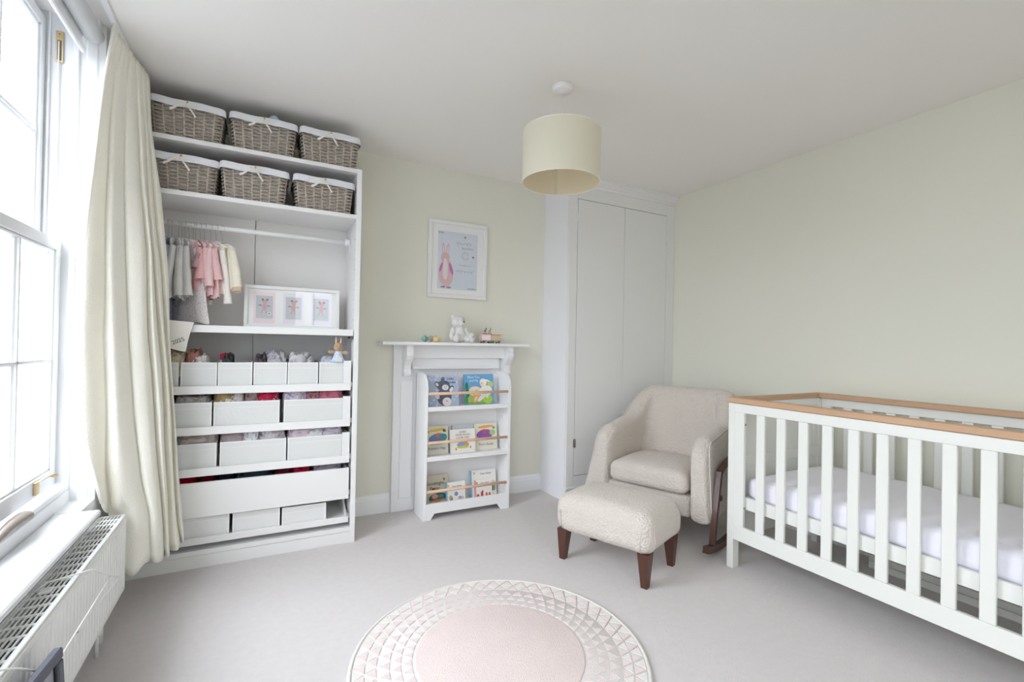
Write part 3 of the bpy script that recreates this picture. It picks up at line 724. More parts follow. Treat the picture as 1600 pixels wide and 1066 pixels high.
cl = [  # x0, x1, base z, height, material, what, where
 (-0.475, -0.405, 1.060, 0.115, cm_('taupe', 150, 130, 118), 'taupe baby garment heaped at the curtain end of the top drawer'),
 (-0.445, -0.375, 1.050, 0.112, cm_('stone', 214, 200, 176, (168, 150, 120)), 'rolled beige patterned muslin standing up in the top drawer'),
 (-0.370, -0.300, 1.050, 0.118, cm_('terracotta', 178, 128, 118), 'dusty terracotta garment behind the rolled muslin'),
 (-0.355, -0.262, 1.040, 0.105, cm_('whiteprint', 226, 222, 220, (150, 148, 150)), 'white printed vest bulging from second bin of the top drawer'),
 (-0.200, -0.140, 1.040, 0.108, cm_('charcoal', 72, 74, 76), 'dark charcoal sock bundle left of the red packet'),
 (-0.030, 0.030, 1.040, 0.108, cm_('plum', 92, 84, 92), 'dark plum cloth in the fourth top drawer bin'),
 (0.030, 0.135, 1.045, 0.122, cm_('greyprint', 178, 176, 182, (140, 100, 104)), 'grey printed garment with red marks in the fourth top drawer bin'),
 (0.145, 0.290, 1.045, 0.112, cm_('silver', 190, 190, 192), 'pale grey folded cloth filling the fifth top drawer bin'),
 (0.325, 0.470, 1.030, 0.108, cm_('lilac', 200, 202, 214), 'pale lilac cloths under the rabbit doll'),
 (-0.560, -0.420, 0.820, 0.110, cm_('darktaupe', 112, 100, 98), 'dark taupe cloth at left of the second drawer'),
 (-0.420, -0.250, 0.820, 0.100, cm_('greywhite', 196, 192, 188, (140, 136, 134)), 'grey patterned cloth low in the left second drawer bin'),
 (-0.235, -0.120, 0.820, 0.130, cm_('mustard', 172, 150, 104), 'mustard yellow garment in the second drawer'),
 (-0.215, -0.080, 0.815, 0.118, cm_('whiteprint2', 228, 226, 226, (120, 118, 124), 120), 'white printed babygrow spilling over the middle second drawer bin'),
 (-0.080, 0.000, 0.820, 0.128, cm_('mauve', 168, 146, 146), 'mauve garment in the middle second drawer bin'),
 (-0.030, 0.095, 0.820, 0.128, cm_('raspberry', 190, 48, 82), 'raspberry pink garment in the middle second drawer bin'),
 (0.000, 0.045, 0.850, 0.082, cm_('whiteprint', 226, 222, 220), 'small white cloth peak before the raspberry garment'),
 (0.045, 0.095, 0.840, 0.076, cm_('offwhite', 226, 224, 228), 'little off-white cloth lump before the raspberry garment'),
 (0.125, 0.260, 0.820, 0.130, cm_('lavender', 214, 208, 222, (160, 150, 176)), 'lavender white patterned garment in the right second drawer bin'),
 (0.240, 0.330, 0.820, 0.126, cm_('rosewood', 178, 124, 136), 'muted rosewood garment in the right second drawer bin'),
 (0.310, 0.470, 0.820, 0.134, cm_('rose', 206, 122, 142), 'crumpled rose pink garment at the right of second drawer'),
 (-0.540, -0.390, 0.600, 0.112, cm_('linenwhite', 226, 224, 228, (130, 130, 150)), 'white patterned muslin in the left third drawer bin'),
 (-0.400, -0.215, 0.600, 0.112, cm_('oat', 196, 184, 178), 'oatmeal coloured cloth in the left third drawer bin'),
 (-0.195, -0.070, 0.600, 0.125, cm_('mushroom', 176, 162, 164), 'mushroom coloured cloth in the middle third drawer bin'),
 (-0.090, 0.000, 0.600, 0.112, cm_('snow', 236, 236, 240), 'bright white cloth peak in the middle third drawer bin'),
 (0.000, 0.135, 0.600, 0.120, cm_('paleprint', 214, 208, 212, (170, 160, 172)), 'pale printed cloth roll in the middle third drawer bin'),
 (0.155, 0.300, 0.600, 0.122, cm_('coralprint', 218, 206, 216, (206, 90, 84), 120), 'white cloth with coral print in the right third drawer bin'),
 (0.240, 0.360, 0.600, 0.108, cm_('snow', 236, 236, 240), 'white frilled cloth in the right third drawer bin'),
 (0.330, 0.470, 0.600, 0.116, cm_('cloudgrey', 206, 200, 210), 'cloud grey cloth at the right of third drawer'),
 (-0.555, -0.300, 0.300, 0.195, cm_('crimson', 176, 16, 44), 'crimson red garments at left of the solid drawer'),
 (-0.300, -0.215, 0.300, 0.190, cm_('wine', 112, 18, 38), 'wine red garment beside the crimson ones in the solid drawer'),
 (-0.215, -0.120, 0.300, 0.192, cm_('ink', 44, 40, 52), 'inky black garment in the solid drawer'),
 (-0.125, 0.080, 0.300, 0.196, cm_('teal', 40, 66, 76, (30, 40, 52)), 'dark teal patterned garment in the solid drawer'),
 (0.080, 0.190, 0.300, 0.194, cm_('maroon', 116, 30, 52), 'maroon garment in the middle of the solid drawer'),
 (0.170, 0.290, 0.300, 0.195, cm_('cherry', 196, 32, 72), 'bright cherry red garment in the solid drawer'),
 (0.290, 0.480, 0.300, 0.196, cm_('heather', 176, 168, 184, (140, 128, 140)), 'heather grey patterned garment at right of the solid drawer')]
for i, (a, b, z, h, m, lab) in enumerate(cl):
    if z > 1.0: h += 0.022
    elif z > 0.8: h += 0.012
    elif z > 0.5: h += 0.014
    crumple((a + b) / 2, 3.24 if h < 0.15 else 3.26, z, (b - a) / 2 * (1.10 if 0.5 < z < 1.1 and -0.55 < a and b < 0.46 else 1.0), 0.105, h, i + 1, m, 'baby_clothes', lab, group='baby clothes in the wardrobe drawers')
# red packet and folded papers on the top drawer
rp = MB().box(-0.212, -0.160, 3.20, 3.24, 1.140, 1.178, b=0.006).build('packet', flat('packet_red', 190, 24, 60), label='small red packet with a white emblem standing on top drawer bins', cat='packet')
e = MB(); T_ = Matrix.Translation((-0.176, 3.1990, 1.158))
for k in range(5):
    e.disc((0.006 * math.cos(k * 2 * PI / 5), 0.006 * math.sin(k * 2 * PI / 5)), 0.004, 0.004, 0, T=T_, n=8)
ORG[rp] = rp.location.copy(); e.build('emblem', flat('packet_white', 236, 220, 226), rp, label='white flower emblem')
MB().box(-0.21, -0.162, 3.19, 3.25, 1.110, 1.1395).build('fabric_pad', cm_('silver', 190, 190, 192), label='grey cloth pad under the red packet', cat='cloth')
pf = MB(); Tf = Matrix.Translation((0.235, 3.30, 1.150)) @ Matrix.Rotation(math.radians(6), 4, 'Y')
pf.box(-0.075, 0.075, -0.06, 0.06, 0.0, 0.022, b=0.004, T=Tf)
pf.build('folded_blanket', cm_('fog', 176, 176, 174), label='flat folded fog grey blanket lying over the fifth top drawer bin', cat='blanket')

# ------------------------------------------------------------ wicker baskets
def make_basket(wid, dep, hgt, label, group):
    r = thing('wicker_basket', label, 'basket', (0, 0, 0), group)
    # rounded rectangle, tapering inwards to the base; front is at y = -dep/2
    def ring(z, off=0.0, npts=144):
        k = 0.90 + 0.10 * z / hgt
        a, b = wid / 2 * k + off, dep / 2 * k + off; rc = 0.030
        pts = []
        L1, L2, Lc = 2 * (a - rc), 2 * (b - rc), PI / 2 * rc
        tot = 2 * (L1 + L2) + 4 * Lc
        for i in range(npts):
            s = tot * i / npts; s0 = s
            if s < L1: p = (-a + rc + s, -b)
            else:
                s -= L1
                if s < Lc: t = s / rc; p = (a - rc + rc * math.sin(t), -b + rc - rc * math.cos(t))
                else:
                    s -= Lc
                    if s < L2: p = (a, -b + rc + s)
                    else:
                        s -= L2
                        if s < Lc: t = s / rc; p = (a - rc + rc * math.cos(t), b - rc + rc * math.sin(t))
                        else:
                            s -= Lc
                            if s < L1: p = (a - rc - s, b)
                            else:
                                s -= L1
                                if s < Lc: t = s / rc; p = (-a + rc - rc * math.sin(t), b - rc + rc * math.cos(t))
                                else:
                                    s -= Lc
                                    if s < L2: p = (-a, b - rc - s)
                                    else:
                                        s -= L2; t = s / rc; p = (-a + rc - rc * math.cos(t), -b + rc - rc * math.sin(t))
            pts.append(p)
        return pts
    NS = 24; NP = 144
    rows = int(hgt / 0.0098)
    m = MB()
    for j in range(rows):
        z = 0.006 + (hgt - 0.012) * j / (rows - 1)
        base = ring(z, 0, NP); out = ring(z, 1, NP)
        pts = []
        for i in range(NP):
            nx, ny = out[i][0] - base[i][0], out[i][1] - base[i][1]
            L = math.hypot(nx, ny) or 1; nx /= L; ny /= L
            o = 0.0058 * math.cos(PI * (i / NP * NS) + PI * (j % 2)) + random.uniform(-0.0006, 0.0006)
            pts.append((base[i][0] + nx * o, base[i][1] + ny * o, z + random.uniform(-0.0008, 0.0008)))
        m.tube(pts, 0.0046, 5, closed=True)
    wv = m.build('woven_wall', M_WICKER, r, kind='stuff', merge=False)
    st = MB()
    for k in range(NS):
        i = int((k + 0.5) / NS * NP)
        a = ring(0.0, 0, NP)[i]; b = ring(hgt, 0, NP)[i]
        b = ring(hgt - 0.012, 0, NP)[i]
        st.tube([(a[0], a[1], 0.0), (b[0], b[1], hgt - 0.012)], 0.0050, 6)
    st.build('stakes', M_STAKE, r, kind='stuff')
    MB().box(-wid * 0.44, wid * 0.44, -dep * 0.44, dep * 0.44, 0.0, 0.008).build('basket_base', M_WICKER, r)
    ln = MB()
    def fn(u, v):
        # v: 0 outer lower hem, .5 rim, 1 inside depth
        i = int(round(u * NP)) % NP
        if v < 0.5:
            t = v / 0.5; z = hgt - 0.036 + 0.042 * math.sin(t * PI / 2); off = 0.0155 + 0.002 * math.sin(u * 70) * (1 - t) - 0.008 * t
        else:
            t = (v - 0.5) / 0.5; z = hgt + 0.006 - (hgt - 0.012) * t; off = 0.006 - 0.019 * min(1, t * 5)
        z += 0.0025 * math.sin(u * 37 + 2)
        p = ring(max(0, min(hgt, z)), off, NP)[i]
        return (p[0], p[1], z)
    ln.grid(fn, NP, 12, wrap=True)
    ln.build('cloth_liner', M_LINER, r)
    # ribbon bow with two loops and two tails
    bw = MB(); y0 = -dep / 2 - 0.019
    def strip(pts, w0, w1):
        vs = []
        for i, p in enumerate(pts):
            t = i / (len(pts) - 1); q = pts[min(i + 1, len(pts) - 1)]; q0 = pts[max(i - 1, 0)]
            d = Vector((q[0] - q0[0], 0, q[2] - q0[2])).normalized(); nn = Vector((-d.z, 0, d.x)); ww = (w0 + (w1 - w0) * t) / 2
            vs += [Vector(p) + nn * ww, Vector(p) - nn * ww]
        k = len(pts)
        bw.add([v for v in vs] + [v + Vector((0, 0.0012, 0)) for v in vs],
               [(2 * i, 2 * i + 1, 2 * i + 3, 2 * i + 2) for i in range(k - 1)] + [(2*k + 2 * i, 2*k + 2 * i + 1, 2*k + 2 * i + 3, 2*k + 2 * i + 2) for i in range(k - 1)], 0, True)
    zc = hgt - 0.020
    strip([(0, y0, zc), (-0.030, y0 - 0.003, zc - 0.006), (-0.058, y0 - 0.002, zc - 0.030), (-0.078, y0 + 0.002, zc - 0.040)], 0.007, 0.012)
    strip([(0, y0 - 0.001, zc), (0.014, y0 - 0.004, zc - 0.022), (0.030, y0 - 0.002, zc - 0.046), (0.040, y0 + 0.003, zc - 0.060)], 0.006, 0.009)
    for sg in (-1, 1):
        strip([(0, y0 - 0.003, zc), (sg * 0.014, y0 - 0.008, zc + 0.011), (sg * 0.030, y0 - 0.008, zc + 0.011), (sg * 0.037, y0 - 0.006, zc + 0.004), (sg * 0.024, y0 - 0.005, zc - 0.001), (0, y0 - 0.003, zc - 0.002)], 0.006, 0.006)
    bw.ball((0, y0 - 0.005, zc), (0.006, 0.005, 0.006), 8)
    bw.build('ribbon_bow', M_RIBBON, r, label='ivory ribbon bow')
    tr = MB(); tr.prism([(-0.006, zc + 0.006), (0.007, zc + 0.006), (0.001, zc + 0.026)], 'y', y0 + 0.002, y0 + 0.004)
    tr.build('liner_notch', M_WICKER, r, label='gap in the liner showing willow')
    return r
gb = 'grey wicker baskets above the hanging rail'
bk = make_basket(0.335, 0.27, 0.192, 'left grey wicker basket on top of the wardrobe, by the curtain', gb)
spots = [(-0.385, 3.235, 2.3535, 1.0, 'left grey wicker basket on top of the wardrobe, by the curtain'),
         (-0.010, 3.235, 2.3535, -1.0, 'middle grey wicker basket on top of the wardrobe, blue toy inside'),
         (0.352, 3.235, 2.3535, 0.0, 'right grey wicker basket on top of the wardrobe'),
         (-0.408, 3.250, 2.0635, 0.5, 'left grey wicker basket on the shelf below the wardrobe top'),
         (-0.054, 3.235, 2.0635, 0.8, 'middle grey wicker basket on the second shelf, red cloth inside'),
         (0.324, 3.240, 2.0635, 0.0, 'right grey wicker basket on the shelf below the wardrobe top')]
for i, (x, y, z, a, lab) in enumerate(spots):
    o = bk if i == 0 else copy_tree(bk)
    o.location = (x, y, z); o['label'] = lab; o.rotation_euler.z = math.radians(a)
    ORG[o] = Vector((x, y, z))
MB().ball((0.040, 3.15, 2.572), (0.028, 0.03, 0.024), 14, mi=0).box(0.025, 0.055, 3.14, 3.16, 2.48, 2.55).build('soft_toy', dotted('pale_blue_pattern', S(190, 208, 222), S(90, 130, 160), 120, 0.3), label='pale blue patterned toy peeping from middle top basket', cat='toy')
crumple(-0.055, 3.23, 2.19, 0.05, 0.05, 0.100, 77, cm_('scarlet', 196, 76, 100), 'baby_clothes', 'red and pink cloth peeping from the middle second shelf basket')

# ------------------------------------------------------------ clothes on hangers
RZ = 1.920 + 0.0145
def hanger(x, rot, label):
    h = thing('clothes_hanger', label, 'hanger', (x, 3.30, 1.80), 'small hangers on the wardrobe rail')
    T = Matrix.Translation((x, 3.30, 0)) @ Matrix.Rotation(rot, 4, 'Z')
    hk = MB(); pts = [(0, -0.017, 1.912), (0, -0.0175, 1.920)]
    for i in range(7):
        t = PI - PI * i / 6
        pts.append((0, 0.0175 * math.cos(t), 1.920 + 0.0175 * math.sin(t)))
    pts += [(0, 0.014, 1.905), (0, 0.002, 1.885), (0, 0, 1.84)]
    hk.tube(pts, 0.0016, 6, T=T); hk.build('hook', M_STEEL, h, label='steel hook')
    b = MB(); b.tube([(0, -0.10, 1.795), (0, -0.05, 1.820), (0, 0, 1.838), (0, 0.05, 1.820), (0, 0.10, 1.795)], 0.004, 6, T=T)
    b.build('shoulder_bar', M_PLASTIC, h)
def garment(x, rot, m, label, length, wtop, wbot, slen, sspread, seed, cuff=None, name='baby_shirt', thick=0.016, cat='clothes', srad=0.030, top=1.828):
    T = Matrix.Translation((x, 3.30, 0)) @ Matrix.Rotation(rot, 4, 'Z')
    r = thing(name, label, cat, (x, 3.30, top - length), 'baby clothes on the rail')
    mb = MB()
    def fn(u, v):
        th = 2 * PI * u
        if v < 0.10: wv = 0.030 + (wtop - 0.030) * (v / 0.10) ** 0.6; z = top - 0.030 * (v / 0.10) ** 1.4
        else:
            t = (v - 0.10) / 0.90; wv = wtop + (wbot - wtop) * t; z = top - 0.030 - (length - 0.030) * t
        rp = math.sin(th * 7 + seed) * 0.004 * v + noise.noise(Vector((math.cos(th) * 2, v * 3, seed))) * 0.010
        t_ = thick * (0.7 + 0.8 * v) + rp
        return Vector((t_ * math.sin(th), wv * math.cos(th) + rp, z + 0.006 * math.sin(th * 5 + seed) * v))
    mb.grid(fn, 40, 22, wrap=True, T=T)
    mb.build('bodice', m, r)
    for sg in (-1, 1):
        sl = MB(); k = 9; pts = []; rr = []
        for i in range(k):
            t = i / (k - 1)
            pts.append((0.010 * math.sin(seed + t * 2) + 0.012 * t * math.sin(seed * 2.3), sg * (wtop * 0.82 + sspread * t ** 0.8), top - 0.050 - slen * t))
            rr.append(srad * (0.85 + 0.35 * t + (0.06 * math.sin(i * 2 + seed))))
        sl.tube(pts, rr, 14, flatn=0.75, T=T, cap=False)
        so = sl.build('sleeve', m, r)
        if cuff:
            cf = MB(); cf.tube([pts[-2], pts[-1]], [rr[-1] * 1.03, rr[-1] * 1.06], 14, flatn=0.75, T=T, cap=False)
            cf.build('cuff', cuff, so)
    nk = MB(); nk.tube([(0.010 * math.cos(t * 2 * PI / 12), 0.034 * math.sin(t * 2 * PI / 12), top + 0.002) for t in range(12)], 0.004, 6, closed=True, T=T)
    nk.build('neckline', cuff or m, r)
hx = [-0.483, -0.467, -0.434, -0.42, -0.404, -0.384, -0.364, -0.352, -0.33, -0.308, -0.277, -0.251, -0.22]
g_navy = cm_('navyfloral', 150, 158, 178, (60, 66, 96)); g_gw = cm_('dove', 226, 224, 222); g_gw2 = cm_('chalk', 216, 215, 213)
g_sp = cm_('sprig', 232, 228, 226, (190, 120, 126), 110); g_dp = cm_('dustypink', 226, 178, 180); g_fl = cm_('darkfloral', 190, 150, 152, (110, 60, 66), 80)
g_pk = cm_('blossom', 236, 198, 200); g_pk2 = cm_('shell', 236, 206, 206); g_wh = cm_('milk', 240, 236, 230); g_cr = cm_('cream', 240, 234, 218); g_bg = cm_('biscuit', 206, 184, 160)
gs = [
 (g_navy, 'navy and white floral dress at the curtain end of the rail', 0.50, 0.085, 0.11, 0.12, 0.01, 'baby_dress'),
 (g_gw, 'off-white padded coat, second garment on the rail', 0.34, 0.085, 0.10, 0.26, 0.02, 'baby_coat'),
 (g_gw, 'off-white long-sleeved top with round collar, third on the rail', 0.34, 0.09, 0.10, 0.28, 0.03, 'baby_shirt'),
 (g_gw2, 'chalk white long-sleeved top, fourth garment on the rail', 0.35, 0.09, 0.10, 0.27, 0.02, 'baby_shirt'),
 (g_gw2, 'chalk white long-sleeved top with folded hem, fifth on the rail', 0.34, 0.09, 0.105, 0.28, 0.04, 'baby_shirt'),
 (g_sp, 'long white sprigged dress hanging lowest on the rail', 0.480, 0.085, 0.19, 0.20, 0.02, 'baby_dress'),
 (g_dp, 'dusty pink sweater with one wide open cuff facing out', 0.29, 0.09, 0.10, 0.185, 0.045, 'baby_sweater'),
 (g_fl, 'dark pink floral top between the pink sweaters', 0.26, 0.085, 0.09, 0.12, 0.02, 'baby_shirt'),
 (g_pk, 'blossom pink cardigan next to the dark floral top', 0.30, 0.09, 0.11, 0.20, 0.03, 'baby_cardigan'),
 (g_pk2, 'shell pink knitted jumper with ribbed sleeve', 0.32, 0.09, 0.12, 0.22, 0.04, 'baby_sweater'),
 (g_pk, 'blossom pink frilled dress beside the white top', 0.33, 0.085, 0.13, 0.18, 0.03, 'baby_dress'),
 (g_wh, 'white long-sleeved top with narrow sleeve hanging low', 0.30, 0.085, 0.10, 0.31, 0.03, 'baby_shirt'),
 (g_cr, 'cream jacket on the last hanger with drooping sleeve', 0.27, 0.09, 0.11, 0.24, 0.06, 'baby_jacket')]
rots = [-8, 6, 12, 10, 18, 40, 24, 16, 22, 26, 24, 34, 42]
for i, (x, g) in enumerate(zip(hx, gs)):
    m, lab, L, wt, wb_, sl, sp, nm = g
    ordn = ['first', 'second', 'third', 'fourth', 'fifth', 'sixth', 'seventh', 'eighth', 'ninth', 'tenth', 'eleventh', 'twelfth', 'last'][i]
    a = math.radians(rots[i])
    hanger(x, a, ordn + ' small wire-hook hanger from the curtain along the wardrobe rail')
    garment(x, a, m, lab, L, wt, wb_, sl, sp, i + 1, cuff=(g_bg if i == 12 else (g_dp if i in (6, 8) else None)), name=nm, srad=0.022 if i in (11,) else 0.027)

# pennant with the year on it
pn = thing('pennant', 'white felt pennant with small black numerals hanging by the curtain', 'pennant', (-0.38, 3.066, 1.19))
Tp = Matrix.Translation((0, 0, 0))
pl = MB(); pl.prism([(-0.500, 1.362), (-0.327, 1.348), (-0.347, 1.270), (-0.361, 1.188), (-0.400, 1.197), (-0.452, 1.214), (-0.500, 1.226)], 'y', 3.064, 3.068)
pl.build('felt', mat('pennant_felt', S(226, 224, 218), 0.95, 0.3, 200), pn)
textmesh('2025', 0.030, Matrix.Translation((-0.394, 3.0637, 1.246)) @ Matrix.Rotation(math.radians(-24), 4, 'Y') @ STAND, pn, flat('numeral_black', 50, 50, 52), label='black printed numerals')
MB().tube([(-0.50, 3.07, 1.362), (-0.56, 3.075, 1.40), (-0.575, 3.075, 1.44)], 0.0015, 5).build('string', M_RIBBON, pn)

# long photo frame on the wardrobe shelf
pf = thing('triple_picture_frame', 'long white frame with three small pictures leaning on the wardrobe shelf', 'picture frame', (0.18, 3.33, 1.337))
Tq = Matrix.Translation((0.176, 3.300, 1.337)) @ Matrix.Rotation(math.radians(1.0), 4, 'Z') @ Matrix.Rotation(math.radians(-3), 4, 'X')
fw, fh = 0.552, 0.262
fq = MB()
fq.box(-fw/2, fw/2, 0, 0.024, 0, 0.020, b=0.002, T=Tq); fq.box(-fw/2, fw/2, 0, 0.024, fh - 0.020, fh, b=0.002, T=Tq)
fq.box(-fw/2, -fw/2 + 0.020, 0, 0.024, 0.020, fh - 0.020, b=0.002, T=Tq); fq.box(fw/2 - 0.020, fw/2, 0, 0.024, 0.020, fh - 0.020, b=0.002, T=Tq)
fq.build('frame', M_FURN, pf)
MB().box(-fw/2 + 0.018, fw/2 - 0.018, 0.014, 0.020, 0.018, fh - 0.018, T=Tq).build('mount', M_MAT, pf)
for k, xc in enumerate((-0.165, 0.0, 0.165)):
    MB().box(xc - 0.060, xc + 0.060, 0.012, 0.0142, 0.030, fh - 0.038, T=Tq).build('inner_mount', M_PINKMAT if k == 0 else flat('lilac_mount', 232, 226, 236), pf)
    MB().box(xc - 0.046, xc + 0.046, 0.0105, 0.0122, 0.058, fh - 0.062, T=Tq).build('print', M_PRINT2, pf)
    an = MB(); y = 0.0100; zc = 0.135
    an.disc((xc, zc - 0.005), 0.013, 0.020, y, 0, T=Tq); an.disc((xc + 0.002, zc + 0.026), 0.014, 0.013, y - 0.0002, 0, T=Tq)
    an.disc((xc - 0.010, zc + 0.040), 0.007, 0.007, y - 0.0003, 1, T=Tq); an.disc((xc + 0.015, zc + 0.040), 0.007, 0.007, y - 0.0003, 1, T=Tq)
    for (a, b, c, d) in ((-0.012, 0.004, -0.034, 0.006), (0.012, 0.002, 0.032, 0.000), (-0.006, -0.020, -0.020, -0.048), (0.006, -0.020, 0.012, -0.050)):
        dx, dz = c - a, d - b; L = math.hypot(dx, dz)
        an.disc((xc + (a + c) / 2, zc + (b + d) / 2), L / 2, 0.0035, y - 0.0001, 1 if abs(d) < 0.01 else 0, n=10, rot=math.atan2(dz, dx), T=Tq)
    if k == 0: an.disc((xc + 0.026, zc - 0.046), 0.010, 0.010, y, 2, T=Tq); an.disc((xc + 0.026, zc - 0.046), 0.005, 0.005, y - 0.0002, 3, n=5, T=Tq)
    an.build('painted_animal', [flat('dusty_pink_ink', 208, 168, 174), flat('brown_pink_ink', 160, 118, 122), flat('ball_white', 226, 230, 228), flat('ball_dark', 80, 84, 84)], pf)
MB().box(-fw/2 + 0.019, fw/2 - 0.019, 0.006, 0.008, 0.019, fh - 0.019, T=Tq).build('glass', M_GLASS, pf)

# ------------------------------------------------------------ rabbit doll
def plush(name, parent, balls, m, vox=0.004):
    b = MB()
    for c, r in balls: b.ball(c, r, 16)
    o = b.build(name, m, parent, merge=False)
    rm = o.modifiers.new('one_skin', 'REMESH'); rm.mode = 'VOXEL'; rm.voxel_size = vox; rm.use_smooth_shade = True
    s = o.modifiers.new('soften', 'SMOOTH'); s.iterations = 4; s.factor = 0.6
    return o
dx, dy, dz = 0.428, 3.150, 1.126
dl = thing('rabbit_doll', 'small brown plush rabbit in a pale blue dress perched on the corner bin', 'soft toy', (dx, dy, dz))
FURB = mat('brown_plush', S(206, 172, 140), 1.0, 0.8, 260, spec=0.05, sheen=0.3)
plush('body', dl, [((dx, dy, dz + 0.045), (0.022, 0.018, 0.036)), ((dx, dy - 0.004, dz + 0.098), (0.028, 0.025, 0.027)), ((dx - 0.004, dy - 0.024, dz + 0.091), (0.014, 0.012, 0.011)),
    ((dx - 0.014, dy, dz + 0.140), (0.0075, 0.006, 0.030)), ((dx + 0.014, dy, dz + 0.138), (0.0075, 0.006, 0.028)),
    ((dx - 0.036, dy - 0.004, dz + 0.066), (0.016, 0.010, 0.011)), ((dx - 0.050, dy - 0.008, dz + 0.068), (0.012, 0.011, 0.012)),
    ((dx + 0.034, dy - 0.004, dz + 0.064), (0.016, 0.010, 0.011)), ((dx + 0.048, dy - 0.008, dz + 0.062), (0.012, 0.011, 0.013))], FURB, 0.003)
ds = MB(); ds.lathe([(0.018, 0.072), (0.022, 0.062), (0.025, 0.045), (0.034, 0.028), (0.043, 0.010), (0.046, 0.004), (0.043, 0.006)], (dx, dy, dz), 28, caps=False)
for p in range(0): pass
ds.build('dress', dotted('pale_blue_gingham', S(214, 224, 238), S(150, 178, 212), 150, 0.35), dl, label='pale blue dress')
ap = MB(); ap.box(dx - 0.020, dx + 0.020, dy - 0.047, dy - 0.044, dz + 0.006, dz + 0.034, b=0.002, T=Matrix.Identity(4)); ap.build('apron', M_PLUSHW, dl, label='white apron')
hm = MB(); hm.tube([(dx + 0.046 * math.cos(t), dy + 0.046 * math.sin(t), dz + 0.005) for t in [2 * PI * i / 24 for i in range(24)]], 0.003, 6, closed=True); hm.build('blue_hem', flat('hem_blue', 150, 184, 220), dl, label='blue hem')
ey = MB(); ey.ball((dx - 0.012, dy - 0.026, dz + 0.102), 0.0025, 8); ey.build('eye', M_BLACK, dl)
ey = MB(); ey.ball((dx + 0.008, dy - 0.028, dz + 0.102), 0.0025, 8); ey.build('eye', M_BLACK, dl)
ns = MB(); ns.ball((dx - 0.004, dy - 0.036, dz + 0.095), (0.003, 0.002, 0.002), 8); ns.build('nose', flat('nose_brown', 120, 70, 66), dl)
ie = MB(); ie.ball((dx - 0.014, dy - 0.0055, dz + 0.140), (0.0045, 0.002, 0.022), 10); ie.build('inner_ear', flat('ear_cream', 236, 216, 196), dl)
ie = MB(); ie.ball((dx + 0.014, dy - 0.0055, dz + 0.138), (0.0045, 0.002, 0.020), 10); ie.build('inner_ear', flat('ear_cream', 236, 216, 196), dl)

# ------------------------------------------------------------ fireplace surround
fs_ = thing('fireplace_surround', 'white painted timber fireplace surround with corbelled mantelshelf', 'fireplace', (1.36, 3.48, 0))
ms = MB(); ms.box(0.742, 1.925, 3.320, YF - 0.0005, 1.243, 1.268, b=0.006); ms.build('mantelshelf', M_BOOKC, fs_)
for (a, b) in ((0.867, 1.045), (1.675, 1.852)):
    j = MB(); j.box(a, b, 3.500, YF - 0.0005, 0, 1.243, b=0.003); j.box(a + 0.03 if a > 1 else a + 0.055, b - 0.055 if a > 1 else b - 0.03, 3.490, 3.500, 0.10, 0.98, b=0.003)
    j.build('jamb', M_BOOKC, fs_)
fz = MB(); fz.box(1.0, 1.72, 3.470, YF - 0.0005, 1.06, 1.243); fz.box(0.96, 1.76, 3.445, 3.470, 1.146, 1.243, b=0.003); fz.box(1.0, 1.72, 3.460, 3.470, 1.062, 1.085, b=0.004)
fz.build('frieze', M_BOOKC, fs_)
MB().box(1.045, 1.675, 3.505, YF - 0.0005, 0, 1.06).build('closing_board', M_BOOKC, fs_)
for xc in (0.952, 1.775):
    cb = MB()
    prof = [(3.500, 1.243), (3.365, 1.243), (3.365, 1.205), (3.372, 1.198), (3.362, 1.188), (3.362, 1.165), (3.376, 1.140), (3.402, 1.115), (3.425, 1.090), (3.432, 1.065), (3.430, 1.045), (3.422, 1.030), (3.428, 1.018), (3.445, 1.010), (3.500, 1.005)]
    cb.prism(prof, 'x', xc - 0.024, xc + 0.024)
    cb.build('corbel', M_BOOKC, fs_)

# toys on the mantelshelf
ZM = 1.268
def pentoy(cx, cy, r, m, lab, parent):
    b = MB(); b.ball((cx, cy, ZM + r), r, 18); return b.build('ball_end', m, parent, label=lab)
rt = thing('wooden_rattle', 'teal and yellow wooden ball rattle at the left of the mantelshelf', 'toy', (1.11, 3.39, ZM))
TEAL = mat('teal_paint', S(142, 190, 178), 0.5, 0.3, 60); YEL = mat('pale_yellow_paint', S(238, 208, 152), 0.5, 0.3, 60)
pentoy(1.068, 3.395, 0.024, TEAL, 'teal ball', rt); pentoy(1.150, 3.385, 0.022, YEL, 'pale yellow ball', rt)
MB().tube([(1.085, 3.393, ZM + 0.024), (1.135, 3.387, ZM + 0.023)], 0.006, 10).build('handle', flat('orange_wood', 216, 164, 120), rt, label='orange wooden handle')
for cx, m in ((1.068, flat('teal_dark', 70, 138, 130)), (1.150, flat('ochre', 224, 176, 110))):
    rg = MB(); rg.tube([(cx, 3.392 + 0.0235 * math.cos(t), ZM + 0.024 + 0.0235 * math.sin(t)) for t in [2 * PI * i / 24 for i in range(24)]], 0.0025, 6, closed=True); rg.build('band', m, rt)
r2 = thing('ring_rattle', 'pale blue and cream rattle lying behind the teal one', 'toy', (1.14, 3.45, ZM))
b = MB(); b.ball((1.135, 3.455, ZM + 0.033), (0.024, 0.016, 0.018), 16); b.build('ring', flat('powder_blue', 176, 200, 204), r2)
b = MB(); b.ball((1.19, 3.45, ZM + 0.020), (0.020, 0.018, 0.020), 16); b.build('ball_end', flat('pale_cream_ball', 224, 214, 172), r2)
b = MB(); b.tube([(1.135, 3.455, ZM + 0.02), (1.135, 3.455, ZM)], 0.010, 10); b.build('stem', flat('powder_blue', 176, 200, 204), r2)
